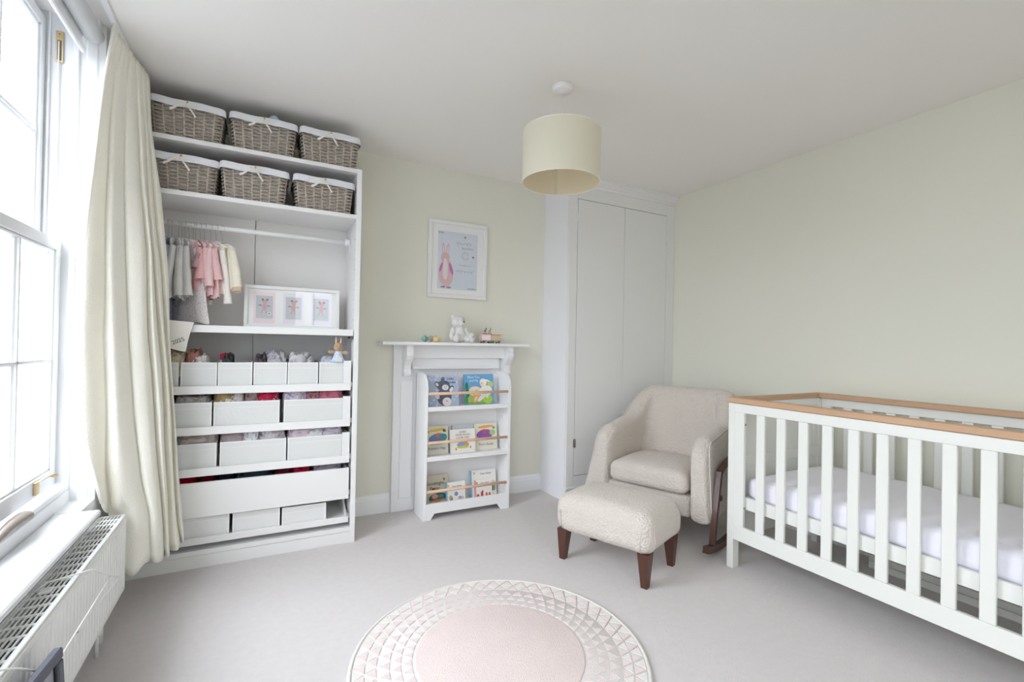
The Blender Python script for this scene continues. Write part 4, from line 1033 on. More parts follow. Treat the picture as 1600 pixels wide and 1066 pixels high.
# bear
bx_, by_ = 1.345, 3.400
br = thing('teddy_bear', 'white plush bear sitting in the middle of the mantelshelf', 'soft toy', (bx_, by_, ZM))
plush('body', br, [((bx_, by_, ZM + 0.060), (0.050, 0.042, 0.062)), ((bx_, by_, ZM + 0.100), (0.036, 0.034, 0.040)),
    ((bx_ - 0.018, by_ - 0.010, ZM + 0.162), (0.052, 0.046, 0.046)), ((bx_ - 0.002, by_ - 0.048, ZM + 0.150), (0.024, 0.024, 0.020)),
    ((bx_ - 0.058, by_ + 0.002, ZM + 0.200), (0.017, 0.009, 0.018)), ((bx_ + 0.030, by_ + 0.004, ZM + 0.197), (0.017, 0.009, 0.018)),
    ((bx_ - 0.058, by_ - 0.006, ZM + 0.085), (0.022, 0.022, 0.036)), ((bx_ - 0.070, by_ - 0.014, ZM + 0.050), (0.020, 0.022, 0.034)),
    ((bx_ + 0.048, by_ - 0.004, ZM + 0.092), (0.020, 0.022, 0.032)), ((bx_ + 0.066, by_ - 0.010, ZM + 0.060), (0.018, 0.020, 0.030)),
    ((bx_ - 0.040, by_ - 0.030, ZM + 0.026), (0.022, 0.040, 0.026)), ((bx_ - 0.046, by_ - 0.058, ZM + 0.038), (0.022, 0.014, 0.038)),
    ((bx_ + 0.050, by_ - 0.030, ZM + 0.026), (0.026, 0.040, 0.026)), ((bx_ + 0.078, by_ - 0.055, ZM + 0.040), (0.026, 0.018, 0.040))], M_PLUSHW, 0.0045)
b = MB(); b.ball((bx_ + 0.004, by_ - 0.0715, ZM + 0.158), (0.008, 0.004, 0.0055), 10); b.build('nose', flat('nose_grey', 110, 100, 104), br, label='grey nose')
for ex in (-0.042, 0.012):
    b = MB(); b.ball((bx_ + ex, by_ - 0.054, ZM + 0.172), 0.0032, 8); b.build('eye', flat('eye_grey', 70, 66, 72), br)
textmesh('baby', 0.013, Matrix.Translation((bx_ + 0.082, by_ - 0.0755, ZM + 0.048)) @ Matrix.Rotation(math.radians(-20), 4, 'Y') @ STAND, br, flat('foot_ink', 120, 118, 128), name='foot_lettering', shear=0.3)
# toy wagon
wg = thing('toy_wagon', 'small pink and wooden toy train wagon right of the bear', 'toy', (1.60, 3.40, ZM))
PWD = flat('pink_wood', 232, 200, 198); BWD = mat('raw_wood', S(212, 184, 160), 0.6, 0.05, 30, 0.1, 20)
b = MB(); b.box(1.520, 1.602, 3.375, 3.425, ZM + 0.020, ZM + 0.068, b=0.003); b.build('box_body', PWD, wg, label='pale pink box')
b = MB(); b.box(1.602, 1.685, 3.375, 3.425, ZM + 0.020, ZM + 0.066, b=0.003); b.build('box_body', BWD, wg, label='plain wooden box')
b = MB(); b.box(1.524, 1.598, 3.3735, 3.375, ZM + 0.026, ZM + 0.062); b.build('painted_panel', flat('cream_pink', 240, 226, 226), wg)
b = MB(); b.box(1.518, 1.706, 3.372, 3.428, ZM + 0.067, ZM + 0.072, b=0.001); b.build('lid', BWD, wg)
b = MB(); b.box(1.528, 1.690, 3.380, 3.420, ZM + 0.012, ZM + 0.020, b=0.002); b.build('chassis', flat('sage_green', 176, 190, 172), wg, label='sage green chassis')
for x in (1.540, 1.600, 1.618, 1.672):
    for y in (3.374, 3.420):
        b = MB(); b.tube([(x, y, ZM + 0.010), (x, y + 0.006, ZM + 0.010)], 0.0098, 16); b.build('wheel', flat('moss_green', 104, 112, 92), wg)
for x, m, n_ in ((1.560, flat('rose_peg', 196, 136, 144), 0), (1.600, flat('sage_peg', 150, 174, 150), 1)):
    f = thing('wooden_figure', ('rose coloured' if n_ == 0 else 'sage green') + ' little wooden animal figure riding on the toy wagon', 'toy', (x, 3.40, ZM + 0.072))
    b = MB(); b.lathe([(0.018, 0), (0.018, 0.006), (0.010, 0.009), (0.001, 0.010)], (x, 3.40, ZM + 0.0722), 16); b.build('base', m, f)
    b = MB(); b.ball((x, 3.40, ZM + 0.098), (0.009, 0.005, 0.007), 10); b.ball((x + 0.008, 3.40, ZM + 0.112), (0.0065, 0.004, 0.005), 10)
    b.tube([(x - 0.005, 3.40, ZM + 0.096), (x - 0.006, 3.40, ZM + 0.080)], 0.002, 6); b.tube([(x + 0.005, 3.40, ZM + 0.096), (x + 0.006, 3.40, ZM + 0.080)], 0.002, 6)
    b.tube([(x + 0.004, 3.40, ZM + 0.100), (x + 0.009, 3.40, ZM + 0.112)], 0.003, 6); b.tube([(x + 0.008, 3.40, ZM + 0.114), (x + 0.005, 3.40, ZM + 0.124)], 0.0015, 5); b.tube([(x + 0.010, 3.40, ZM + 0.114), (x + 0.012, 3.40, ZM + 0.124)], 0.0015, 5)
    b.build('animal', flat('figure_dark', 112, 104, 98) if n_ == 0 else flat('figure_green', 140, 160, 142), f)

# ------------------------------------------------------------ picture over the mantel
pc = thing('wall_picture', 'white framed pale blue print with a pink watercolour figure above the mantel', 'picture', (1.367, 3.52, 1.62))
px0, px1, pz0, pz1 = 1.119, 1.616, 1.618, 2.227; Yp_ = 3.510
f = MB(); t = 0.030
f.box(px0, px1, Yp_, YF - 0.001, pz0, pz0 + t, b=0.004); f.box(px0, px1, Yp_, YF - 0.001, pz1 - t, pz1, b=0.004)
f.box(px0, px0 + t, Yp_, YF - 0.001, pz0 + t, pz1 - t, b=0.004); f.box(px1 - t, px1, Yp_, YF - 0.001, pz0 + t, pz1 - t, b=0.004)
f.build('frame', M_FURN, pc)
MB().box(px0 + t, px1 - t, 3.524, 3.530, pz0 + t, pz1 - t).build('mount', M_MAT, pc)
MB().box(1.200, 1.533, 3.5225, 3.5242, 1.688, 2.144).build('print', M_PRINT, pc)
wf = MB(); y = 3.5220     # a loose upright watercolour wash, not a character
wf.disc((1.268, 1.800), 0.060, 0.092, y, 0, n=28); wf.disc((1.268, 1.866), 0.046, 0.058, y - 0.0002, 3, n=24)
wf.disc((1.262, 1.845), 0.022, 0.085, y - 0.0004, 2, n=24); wf.disc((1.260, 1.935), 0.036, 0.042, y - 0.0003, 3, n=24)
wf.disc((1.244, 2.005), 0.012, 0.046, y - 0.0002, 3, n=16, rot=0.10); wf.disc((1.280, 2.003), 0.012, 0.046, y - 0.0002, 3, n=16, rot=-0.12)
wf.disc((1.244, 2.002), 0.005, 0.032, y - 0.0005, 2, n=12, rot=0.10); wf.disc((1.280, 2.000), 0.005, 0.032, y - 0.0005, 2, n=12, rot=-0.12)
wf.disc((1.226, 1.856), 0.010, 0.040, y - 0.0006, 1, n=14, rot=-0.3); wf.disc((1.310, 1.850), 0.012, 0.050, y - 0.0006, 1, n=14, rot=0.3)
wf.disc((1.245, 1.704), 0.020, 0.007, y - 0.0005, 4, n=12); wf.disc((1.292, 1.702), 0.020, 0.007, y - 0.0005, 4, n=12)
wf.build('watercolour_figure', [flat('wash_rose', 222, 190, 192), flat('wash_magenta', 200, 120, 180), flat('wash_cream', 232, 222, 222), flat('wash_peach', 218, 184, 186), flat('wash_brown', 170, 130, 140)], pc)
ink = flat('grey_ink', 150, 154, 164)
def squig(x0, x1, z, amp, nn, seed, parent, r=0.0013, mt=None):
    random.seed(seed); pts = []
    k = nn * 6
    for i in range(k + 1):
        t = i / k
        pts.append((x0 + (x1 - x0) * t + 0.4 * amp * math.sin(2 * PI * t * nn), 3.5222, z + amp * math.cos(2 * PI * t * nn) * (0.6 + 0.4 * math.sin(t * 9 + seed))))
    MB().tube(pts, r, 4).build('script_line', mt or ink, parent)
squig(1.350, 1.485, 2.055, 0.016, 5, 1, pc); squig(1.395, 1.500, 2.020, 0.010, 7, 2, pc)
squig(1.375, 1.485, 1.885, 0.005, 11, 4, pc, 0.0011, flat('mauve_ink', 182, 160, 172)); squig(1.350, 1.500, 1.835, 0.013, 5, 5, pc)
MB().tube([(1.430 + 0.028 * math.cos(a), 3.5222, 1.962 + 0.026 * math.sin(a)) for a in [0.3 + 5.6 * i / 20 for i in range(21)]], 0.0012, 4).build('script_line', ink, pc)
for hx_, hz_ in ((1.425, 2.110), (1.497, 1.958)):
    h = MB(); h.disc((hx_ - 0.004, hz_ + 0.002), 0.006, 0.006, 3.5222, n=10); h.disc((hx_ + 0.004, hz_ + 0.002), 0.006, 0.006, 3.5222, n=10)
    h.add([(hx_ - 0.009, 3.5221, hz_), (hx_ + 0.009, 3.5221, hz_), (hx_, 3.5221, hz_ - 0.011)], [(0, 1, 2)]); h.build('heart', flat('heart_red', 206, 120, 136), pc)
squig(1.200, 1.245, 2.128, 0.008, 4, 8, pc, 0.0015, flat('leaf_grey', 140, 140, 150)); squig(1.450, 1.525, 1.700, 0.007, 6, 9, pc, 0.0016, flat('leaf_grey', 140, 140, 150))
MB().box(px0 + t - 0.001, px1 - t + 0.001, 3.516, 3.518, pz0 + t - 0.001, pz1 - t + 0.001).build('glass', M_GLASS, pc)

# ------------------------------------------------------------ book display case
BX0, BX1, BY0, BY1 = 1.030, 1.712, 3.230, 3.470
bc = thing('book_display_case', 'low white children\'s book display case before the fireplace', 'bookcase', (1.37, 3.35, 0))
sp_ = [(BY0, 0), (BY1 - 0.02, 0), (BY1 - 0.02, 1.040), (BY0 + 0.105, 1.040)]
for i in range(1, 9):
    a = i / 9 * PI / 2
    sp_.append((BY0 + 0.105 - 0.105 * math.sin(a), 0.935 + 0.105 * math.cos(a)))
sp_.append((BY0, 0.93))
for a in (BX0, BX1 - 0.020):
    MB().prism(sp_, 'x', a, a + 0.020).build('side_panel', M_BOOKC, bc)
bi0, bi1 = BX0 + 0.020, BX1 - 0.020
MB().box(bi0, bi1, BY1 - 0.034, BY1 - 0.022, 0.05, 1.020).build('back_panel', M_BOOKC, bc)
for zt in (0.803, 0.447):
    MB().box(bi0, bi1, BY0 + 0.002, BY1 - 0.035, zt - 0.030, zt - 0.012, b=0.002).build('shelf', M_BOOKC, bc)
    MB().box(bi0, bi1, BY0 + 0.002, BY0 + 0.018, zt - 0.012, zt + 0.002, b=0.002).build('shelf_lip', M_BOOKC, bc)
MB().box(bi0, bi1, BY0 + 0.02, BY1 - 0.035, 0.048, 0.062).build('shelf', M_BOOKC, bc)
ap = [(bi0, 0.0), (1.084, 0.0), (1.114, 0.044), (1.612, 0.044), (1.642, 0.0), (bi1, 0.0), (bi1, 0.115), (bi0, 0.115)]
MB().prism(ap, 'y', BY0 + 0.002, BY0 + 0.018).build('base_apron', M_BOOKC, bc)
for z in (0.898, 0.547, 0.199):
    MB().tube([(bi0, BY0 + 0.012, z), (bi1, BY0 + 0.012, z)], 0.0105, 14).build('retaining_rod', M_BEECH, bc, label='pale beech rod')
    sc = MB(); sc.lathe([(0.0001, 0), (0.005, 0), (0.004, 0.002)], n=10, T=Matrix.Translation((BX0 - 0.0, BY0 + 0.012, z)) @ Matrix.Rotation(-PI / 2, 4, 'Y'))

def book(x0, w_, h_, z0, y0, lean, cover, label, art, title, tcol=(60, 60, 64), thick=0.012, spine=None, tsize=0.02, tz=0.86, sub=None, group='picture books in the display case', yaw=0.0):
    xc = x0 + w_ / 2
    b = thing('picture_book', label, 'book', (xc, y0, z0), group)
    T = Matrix.Translation((xc, y0, z0)) @ Matrix.Rotation(math.radians(yaw), 4, 'Z') @ Matrix.Rotation(math.radians(-lean), 4, 'X')
    cv = MB(); cv.box(-w_/2, w_/2, 0, 0.0016, 0, h_, T=T); cv.box(-w_/2, w_/2, thick - 0.0016, thick, 0, h_, T=T); cv.box(-w_/2, -w_/2 + 0.002, 0, thick, 0, h_, T=T)
    cv.build('cover', cover, b)
    MB().box(-w_/2 + 0.002, w_/2 - 0.003, 0.0017, thick - 0.0017, 0.003, h_ - 0.003, T=T).build('pages', flat('paper', 236, 232, 222), b)
    if spine:
        MB().box(-w_/2 - 0.0006, -w_/2 + 0.010, -0.0005, thick, 0, h_, T=T).build('spine_strip', spine, b)
    mats = []; am = MB()
    for i, (u, v, ru, rv, col, rot) in enumerate(art):
        key = flat('ink_%d_%d_%d' % col, *col)
        if key not in mats: mats.append(key)
        am.disc((u * w_, v * h_), ru * w_, rv * h_, -0.0004 - 0.00008 * i, mats.index(key), n=18, rot=rot, T=T)
    if art: am.build('cover_picture', mats, b)
    for k, ln in enumerate(title):
        textmesh(ln, tsize, T @ Matrix.Translation((0.0 if not sub else sub[0], -0.0018, h_ * tz - k * tsize * 1.05)) @ STAND, b, flat('type_%d_%d_%d' % tcol, *tcol), name='title_lettering', extrude=0.0002)
    return b
GC = (104, 108, 122); GW = (232, 232, 236)
book(1.092, 0.238, 0.232, 0.792, 3.345, 9, dotted('misty_blue_cover', S(176, 190, 214), S(206, 216, 232), 30, 0.3), 'misty blue picture book with a grey kitten on the top tier', [
    (0.02, 0.30, 0.24, 0.28, GC, 0), (0.0, 0.66, 0.22, 0.17, GC, 0), (-0.20, 0.70, 0.08, 0.10, GC, 0.6), (-0.21, 0.70, 0.045, 0.06, GW, 0.6), (-0.02, 0.85, 0.06, 0.09, GC, -0.3),
    (0.06, 0.60, 0.11, 0.09, GW, 0), (0.24, 0.54, 0.08, 0.14, GC, -0.6), (0.26, 0.53, 0.05, 0.09, GW, -0.6), (-0.22, 0.34, 0.07, 0.12, GW, 0.5),
    (0.10, 0.14, 0.15, 0.14, (236, 228, 228), 0), (0.10, 0.16, 0.03, 0.02, (210, 150, 150), 0), (0.04, 0.62, 0.015, 0.012, (60, 50, 60), 0), (0.10, 0.63, 0.012, 0.012, (60, 50, 60), 0), (0.07, 0.575, 0.02, 0.014, (210, 160, 160), 0), (-0.08, 0.66, 0.012, 0.02, (50, 50, 60), 0)],
    ['Little', 'Wonder'], (50, 60, 84), tsize=0.026, tz=0.88, sub=(0.055,))
book(1.378, 0.250, 0.236, 0.792, 3.345, 9, flat('sky_blue_cover', 110, 168, 214), 'bright blue and green picture book with a lamb on the top tier', [
    (0, 0.10, 0.50, 0.10, (120, 176, 96), 0), (-0.02, 0.22, 0.46, 0.14, (150, 190, 110), 0), (-0.42, 0.60, 0.05, 0.14, (52, 118, 70), 0), (-0.40, 0.40, 0.07, 0.16, (60, 130, 78), 0), (-0.44, 0.16, 0.05, 0.14, (80, 150, 60), 0),
    (0.28, 0.16, 0.16, 0.14, (172, 206, 96), 0), (0.38, 0.66, 0.10, 0.10, (190, 204, 120), 0), (-0.14, 0.44, 0.22, 0.16, (232, 214, 186), 0), (-0.10, 0.36, 0.14, 0.10, (240, 196, 132), 0), (-0.14, 0.18, 0.10, 0.13, (214, 160, 110), -0.5), (-0.13, 0.19, 0.05, 0.09, (236, 200, 160), -0.5),
    (0.22, 0.44, 0.22, 0.18, (238, 234, 226), 0.2), (0.14, 0.72, 0.12, 0.13, (240, 234, 224), 0), (0.10, 0.66, 0.06, 0.08, (240, 212, 190), 0), (0.28, 0.78, 0.09, 0.03, (240, 234, 224), -0.3), (0.10, 0.26, 0.22, 0.07, (228, 226, 226), 0.7),
    (0.08, 0.70, 0.012, 0.014, (60, 50, 50), 0), (-0.10, 0.48, 0.014, 0.014, (60, 50, 50), 0), (0.26, 0.24, 0.04, 0.03, (236, 230, 120), 0), (-0.34, 0.12, 0.04, 0.03, (238, 180, 70), 0)],
    ['Bless You', 'and Me'], (226, 236, 246), tsize=0.026, tz=0.90, sub=(-0.045,))
CRM = flat('cream_cover', 224, 222, 206); CRW = flat('warm_white_cover', 238, 236, 230)
book(1.056, 0.200, 0.206, 0.436, 3.352, 9, CRM, 'cream flap book with a yellow banner and blue shape, left on the middle tier', [
    (0.08, 0.86, 0.34, 0.055, (226, 196, 92), 0.10), (-0.28, 0.80, 0.06, 0.04, (196, 160, 70), 0.4), (0.36, 0.83, 0.07, 0.05, (110, 96, 60), -0.4),
    (0.10, 0.56, 0.36, 0.18, (112, 132, 178), 0.12), (0.34, 0.60, 0.12, 0.12, (70, 150, 146), 0), (0.10, 0.66, 0.07, 0.10, (196, 132, 70), -0.3), (0.05, 0.38, 0.36, 0.04, (116, 158, 84), 0)],
    ["Rabbit's Nap"], (90, 116, 170), tsize=0.026, tz=0.21, sub=(0.01,))
book(1.262, 0.204, 0.176, 0.436, 3.325, 9, CRW, 'white storybook with a small hare drawing, middle of the middle tier', [
    (0.0, 0.34, 0.24, 0.14, (140, 180, 170), 0), (-0.06, 0.38, 0.14, 0.10, (150, 160, 200), 0), (0.14, 0.42, 0.06, 0.13, (226, 156, 86), 0), (0.0, 0.24, 0.24, 0.05, (196, 200, 96), 0), (-0.28, 0.18, 0.03, 0.06, (206, 150, 90), 0), (0.30, 0.22, 0.03, 0.06, (206, 150, 90), 0)],
    ['GUESS', 'HOW MUCH', 'I LOVE YOU'], (120, 96, 88), tsize=0.020, tz=0.88)
book(1.470, 0.196, 0.204, 0.436, 3.352, 9, CRM, 'cream flap book with an orange banner and purple shape, right on the middle tier', [
    (0.0, 0.87, 0.34, 0.05, (232, 162, 92), 0.06), (0.36, 0.82, 0.07, 0.05, (150, 160, 110), -0.3), (-0.04, 0.58, 0.36, 0.19, (142, 92, 168), 0.08), (0.30, 0.64, 0.13, 0.11, (172, 192, 128), 0), (-0.06, 0.70, 0.07, 0.09, (204, 90, 70), 0.3), (0.02, 0.42, 0.32, 0.035, (158, 60, 90), 0)],
    ["Fox's Socks"], (140, 112, 156), tsize=0.026, tz=0.21)
book(1.298, 0.190, 0.200, 0.436, 3.372, 8, flat('pale_grey_cover', 206, 212, 218), 'pale grey book hidden behind the middle tier storybook', [], [])
TAN = flat('tan_cover', 206, 200, 180)
book(1.056, 0.206, 0.212, 0.064, 3.350, 9, TAN, 'tan bedtime book with a dark green bed picture, left on the bottom tier', [
    (0.10, 0.24, 0.34, 0.15, (62, 100, 104), 0.1), (0.0, 0.28, 0.12, 0.08, (216, 160, 140), 0), (0.10, 0.14, 0.34, 0.04, (196, 130, 84), 0.08), (0.36, 0.84, 0.035, 0.05, (150, 110, 70), 0), (-0.38, 0.92, 0.04, 0.05, (120, 112, 100), 0), (-0.06, 0.52, 0.06, 0.05, (180, 90, 60), 0.5), (0.22, 0.28, 0.10, 0.06, (90, 140, 150), 0)],
    ['Goodnight', 'Peter'], (66, 62, 62), tsize=0.034, tz=0.72)
book(1.236, 0.152, 0.156, 0.064, 3.318, 9, CRW, 'small white board book with a blue spine on the bottom tier', [
    (-0.26, 0.26, 0.10, 0.14, (206, 170, 110), 0.2), (-0.22, 0.20, 0.06, 0.10, (110, 150, 200), 0), (0.02, 0.44, 0.10, 0.10, (130, 150, 190), -0.6), (0.26, 0.22, 0.16, 0.10, (206, 190, 206), 0), (0.20, 0.26, 0.07, 0.05, (170, 150, 180), 0), (-0.38, 0.84, 0.05, 0.06, (220, 190, 90), 0)],
    ['Peter Rabbit'], (96, 130, 176), spine=flat('spine_blue', 126, 184, 222), tsize=0.015, tz=0.80, sub=(0.01,))
book(1.450, 0.216, 0.212, 0.064, 3.352, 9, CRW, 'large white book with a blue spine at the back of the bottom tier', [
    (0.38, 0.36, 0.08, 0.16, (150, 168, 120), 0.3), (0.34, 0.30, 0.05, 0.10, (110, 130, 90), 0), (-0.36, 0.90, 0.03, 0.04, (206, 170, 90), 0)],
    ['Peter Rabbit'], (110, 128, 170), spine=flat('spine_blue', 126, 184, 222), tsize=0.018, tz=0.86, sub=(0.02,))
book(1.470, 0.144, 0.146, 0.064, 3.320, 9, CRW, 'small white board book with a pink spine and red animals on the bottom tier', [
    (-0.10, 0.26, 0.08, 0.16, (196, 80, 84), 0), (0.16, 0.20, 0.07, 0.14, (206, 110, 90), 0), (0.34, 0.20, 0.07, 0.13, (206, 110, 100), 0), (-0.34, 0.18, 0.08, 0.12, (190, 90, 70), 0), (-0.06, 0.40, 0.05, 0.06, (150, 110, 80), 0), (-0.38, 0.86, 0.05, 0.06, (206, 170, 90), 0)],
    ['Peter Rabbit'], (120, 132, 160), spine=flat('spine_pink', 236, 160, 168), tsize=0.014, tz=0.84, sub=(0.01,))

# ------------------------------------------------------------ built-in cupboard
cp = thing('built_in_cupboard', 'grey-white built-in cupboard with two plain tall doors in the corner', 'cupboard', (2.76, 3.35, 0))
CX0, CX1, CY = 2.178, XR - 0.001, 3.144
fr = MB()
fr.box(CX0, CX0 + 0.074, CY, CY + 0.03, 0.116, 2.60, b=0.002); fr.box(3.244, CX1, CY, CY + 0.03, 0.116, 2.60, b=0.002)
fr.box(CX0 + 0.074, 3.244, CY, CY + 0.03, 2.462, 2.60); fr.box(CX0 + 0.074, 3.244, CY, CY + 0.03, 0.116, 0.204)
fr.build('face_frame', M_CUP, cp)
MB().box(CX0, CX0 + 0.018, CY + 0.03, YF - 0.001, 0.0, 2.60).build('side_panel', mat('cupboard_side_lit_paint', S(236, 237, 241), 0.5), cp)  # side colour lighter and cooler than the front: window light painted in
pl = MB(); pl.box(CX0 + 0.004, CX1, CY + 0.004, CY + 0.024, 0, 0.116); pl.box(CX0, CX0 + 0.018, CY, CY + 0.03, 0, 0.116); pl.box(CX0, CX1, CY - 0.005, CY + 0.004, 0.10, 0.118, b=0.003); pl.build('plinth', M_CUP, cp)
cn = MB()
cprof = [(CY + 0.03, HC - 0.001), (CY - 0.060, HC - 0.001), (CY - 0.060, HC - 0.014), (CY - 0.050, HC - 0.018), (CY - 0.046, HC - 0.030), (CY - 0.032, HC - 0.042), (CY - 0.026, HC - 0.054), (CY - 0.014, HC - 0.060), (CY - 0.010, HC - 0.076), (CY, HC - 0.080), (CY + 0.03, HC - 0.080)]
cn.prism(cprof, 'x', CX0 - 0.02, CX1); cn.box(CX0 - 0.02, CX0, CY + 0.03, YF - 0.001, HC - 0.05, HC - 0.001, b=0.004)
cn.build('cornice', M_CUP, cp)
for (a, b, hy, zs) in ((2.2565, 2.747, 2.2545, (2.305, 0.470)), (2.7505, 3.2415, 3.2435, (2.235, 0.60))):
    d = MB().box(a, b, CY + 0.001, CY + 0.022, 0.208, 2.458, b=0.0015).build('door', M_CUP, cp)
    for z in zs:
        h = MB(); h.tube([(hy, CY - 0.004, z - 0.035), (hy, CY - 0.004, z + 0.035)], 0.0045, 8); h.box(hy - 0.012, hy + 0.012, CY - 0.002, CY + 0.0005, z - 0.033, z + 0.033)
        h.build('hinge', M_PEWTER if z == 0.470 else M_CUP, d, label='small butt hinge')
bkp = MB(); bkp.box(CX0 + 0.018, CX1, CY + 0.035, CY + 0.04, 0.1, 2.6); bkp.build('inner_darkness_board', M_SEAM, cp)

# ------------------------------------------------------------ pendant lamp
PX, PY = 1.385, 2.093
pd = thing('pendant_lamp', 'cream drum pendant lampshade hanging from a white ceiling rose', 'lamp', (PX, PY, 2.12))
MB().lathe([(0.052, 0.0), (0.054, -0.006), (0.053, -0.026), (0.046, -0.033), (0.012, -0.037), (0.008, -0.040)][::-1], (PX, PY, HC - 0.0005), 32).build('ceiling_rose', M_PLASTIC, pd)
MB().tube([(PX, PY, HC - 0.036), (PX, PY, 2.36)], 0.0032, 8).build('flex', M_PLASTIC, pd)
sh = MB(); R_ = 0.2055
sh.lathe([(R_, 0), (R_, 0.266)], (PX, PY, 2.124), 96, caps=False); so_ = sh.build('shade', M_SHADE, pd)
sh = MB(); sh.lathe([(R_ - 0.002, 0.001), (R_ - 0.002, 0.265)], (PX, PY, 2.124), 96, caps=False); sh.build('shade_lining', M_SHADE_IN, pd)
for z in (2.124, 2.390):
    rg = MB(); rg.tube([(PX + (R_ - 0.001) * math.cos(2 * PI * i / 96), PY + (R_ - 0.001) * math.sin(2 * PI * i / 96), z) for i in range(96)], 0.0022, 6, closed=True); rg.build('rim_ring', flat('rim_cream', 240, 238, 224), pd)
sm = MB()
a0 = math.atan2(PY, PX) + 0.16
for da in (0,):
    sm.box(-0.0012, 0.0, -0.011, 0.011, 2.128, 2.386, T=Matrix.Translation((PX + (R_ - 0.003) * math.cos(a0), PY + (R_ - 0.003) * math.sin(a0), 0)) @ Matrix.Rotation(a0, 4, 'Z'))
sm.build('seam_strip', flat('seam_tape', 214, 204, 184), pd)
sd = MB()
for k in range(3):
    a = k * 2 * PI / 3 + 0.4
    sd.tube([(PX + 0.02 * math.cos(a), PY + 0.02 * math.sin(a), 2.352), (PX + R_ * 0.985 * math.cos(a), PY + R_ * 0.985 * math.sin(a), 2.386)], 0.0018, 6)
sd.tube([(PX + 0.021 * math.cos(2 * PI * i / 20), PY + 0.021 * math.sin(2 * PI * i / 20), 2.352) for i in range(20)], 0.002, 6, closed=True)
sd.build('spider', M_METALW, pd)
MB().lathe([(0.017, -0.045), (0.019, -0.02), (0.018, 0.0), (0.012, 0.018), (0.006, 0.022)], (PX, PY, 2.352), 20).build('lampholder', M_PLASTIC, pd)

# ------------------------------------------------------------ cot
CL = thing('cot', 'white slatted cot with oak top rails against the right wall', 'cot', (2.86, 1.15, 0))
cx0, cx1 = 2.410, 3.300; cy1 = 1.838; cy0 = 0.400
for (x, y) in ((cx0, cy1 - 0.040), (cx1 - 0.055, cy1 - 0.040), (cx0, cy0), (cx1 - 0.055, cy0)):
    MB().box(x, x + 0.055, y, y + 0.040, 0, 0.948, b=0.003).build('leg', M_COT, CL)
def side_frame(x, n, inner):
    # x: outer plane of frame, thickness .022
    t = 0.022; xa, xb = x, x + t
    y0, y1 = cy0 + 0.0405, cy1 - 0.0405
    MB().box(xa, xb, y0, y1, 0.898, 0.948, b=0.002).build('upper_rail', M_COT, CL)
    MB().box(xa, xb, y0, y1, 0.170, 0.254, b=0.002).build('lower_rail', M_COT, CL)
    MB().box(xa + 0.001, xb - 0.001, y1 - 0.060, y1, 0.254, 0.898, b=0.002).build('end_stile', M_COT, CL)
    MB().box(xa + 0.001, xb - 0.001, y0, y0 + 0.060, 0.254, 0.898, b=0.002).build('end_stile', M_COT, CL)
    c = 1.641
    for i in range(n):
        yy = c - 0.1146 * i
        if yy - 0.024 < y0 + 0.060: break
        MB().box(xa + 0.002, xb - 0.002, yy - 0.0235, yy + 0.0235, 0.254, 0.898, b=0.003).build('bar', M_COT, CL)
side_frame(cx0, 12, 1); side_frame(cx1 - 0.022 - 0.003, 12, -1)
MB().box(cx0 - 0.004, cx0 + 0.048, cy0, cy1 + 0.003, 0.950, 0.980, b=0.003).build('top_rail', M_OAK, CL, label='oak capping rail')
MB().box(cx1 - 0.052, cx1, cy0, cy1 + 0.003, 0.950, 0.980, b=0.003).build('top_rail', M_OAK, CL, label='oak capping rail')
MO2 = mat('oak_crosswise', S(194, 158, 127), 0.5, 0.1, 40, 0.14, 14, stretch=(0.35, 4, 4))
for y in (cy1 - 0.040, cy0):
    MB().box(cx0 + 0.048, cx1 - 0.052, y, y + 0.040, 0.950, 0.980, b=0.003).build('top_rail', MO2, CL, label='oak capping rail')
    pe = MB()
    yb = y + 0.008
    pe.box(cx0 + 0.055, cx1 - 0.055, yb, yb + 0.018, 0.17, 0.950)                         # solid end board
    o_ = pe.build('end_panel', M_COT, CL)
    ys = yb - 0.006 if y > 1 else yb + 0.018
    MB().box(cx0 + 0.056, cx1 - 0.056, ys, ys + 0.006, 0.575, 0.635, b=0.002).build('moulding_rail', M_COT, o_)
    MB().box(cx0 + 0.056, cx1 - 0.056, ys, ys + 0.006, 0.900, 0.949, b=0.002).build('moulding_rail', M_COT, o_)
    for xx in (cx0 + 0.056, cx1 - 0.106):
        MB().box(xx, xx + 0.050, ys, ys + 0.006, 0.636, 0.899, b=0.002).build('moulding_stile', M_COT, o_)
bs = MB()
bs.box(2.440, 2.462, cy0 + 0.05, cy1 - 0.045, 0.350, 0.418, b=0.002); bs.build('base_rail', M_COT, CL)
bs = MB(); bs.box(cx1 - 0.06, cx1 - 0.038, cy0 + 0.05, cy1 - 0.045, 0.350, 0.418, b=0.002); bs.build('base_rail', M_COT, CL)
for i in range(13):
    y = cy0 + 0.08 + i * 0.105
    MB().box(2.462, cx1 - 0.060, y, y + 0.06, 0.385, 0.397).build('base_slat', M_COT, CL)
for (y, z) in ((cy1 - 0.102, 0.833), (cy1 - 0.102, 0.362)):
    b = MB(); b.tube([(2.4225, y + 0.0005, z), (2.4225, y - 0.003, z)], 0.006, 12); b.build('bolt', M_PEWTER, CL, label='small steel bolt')
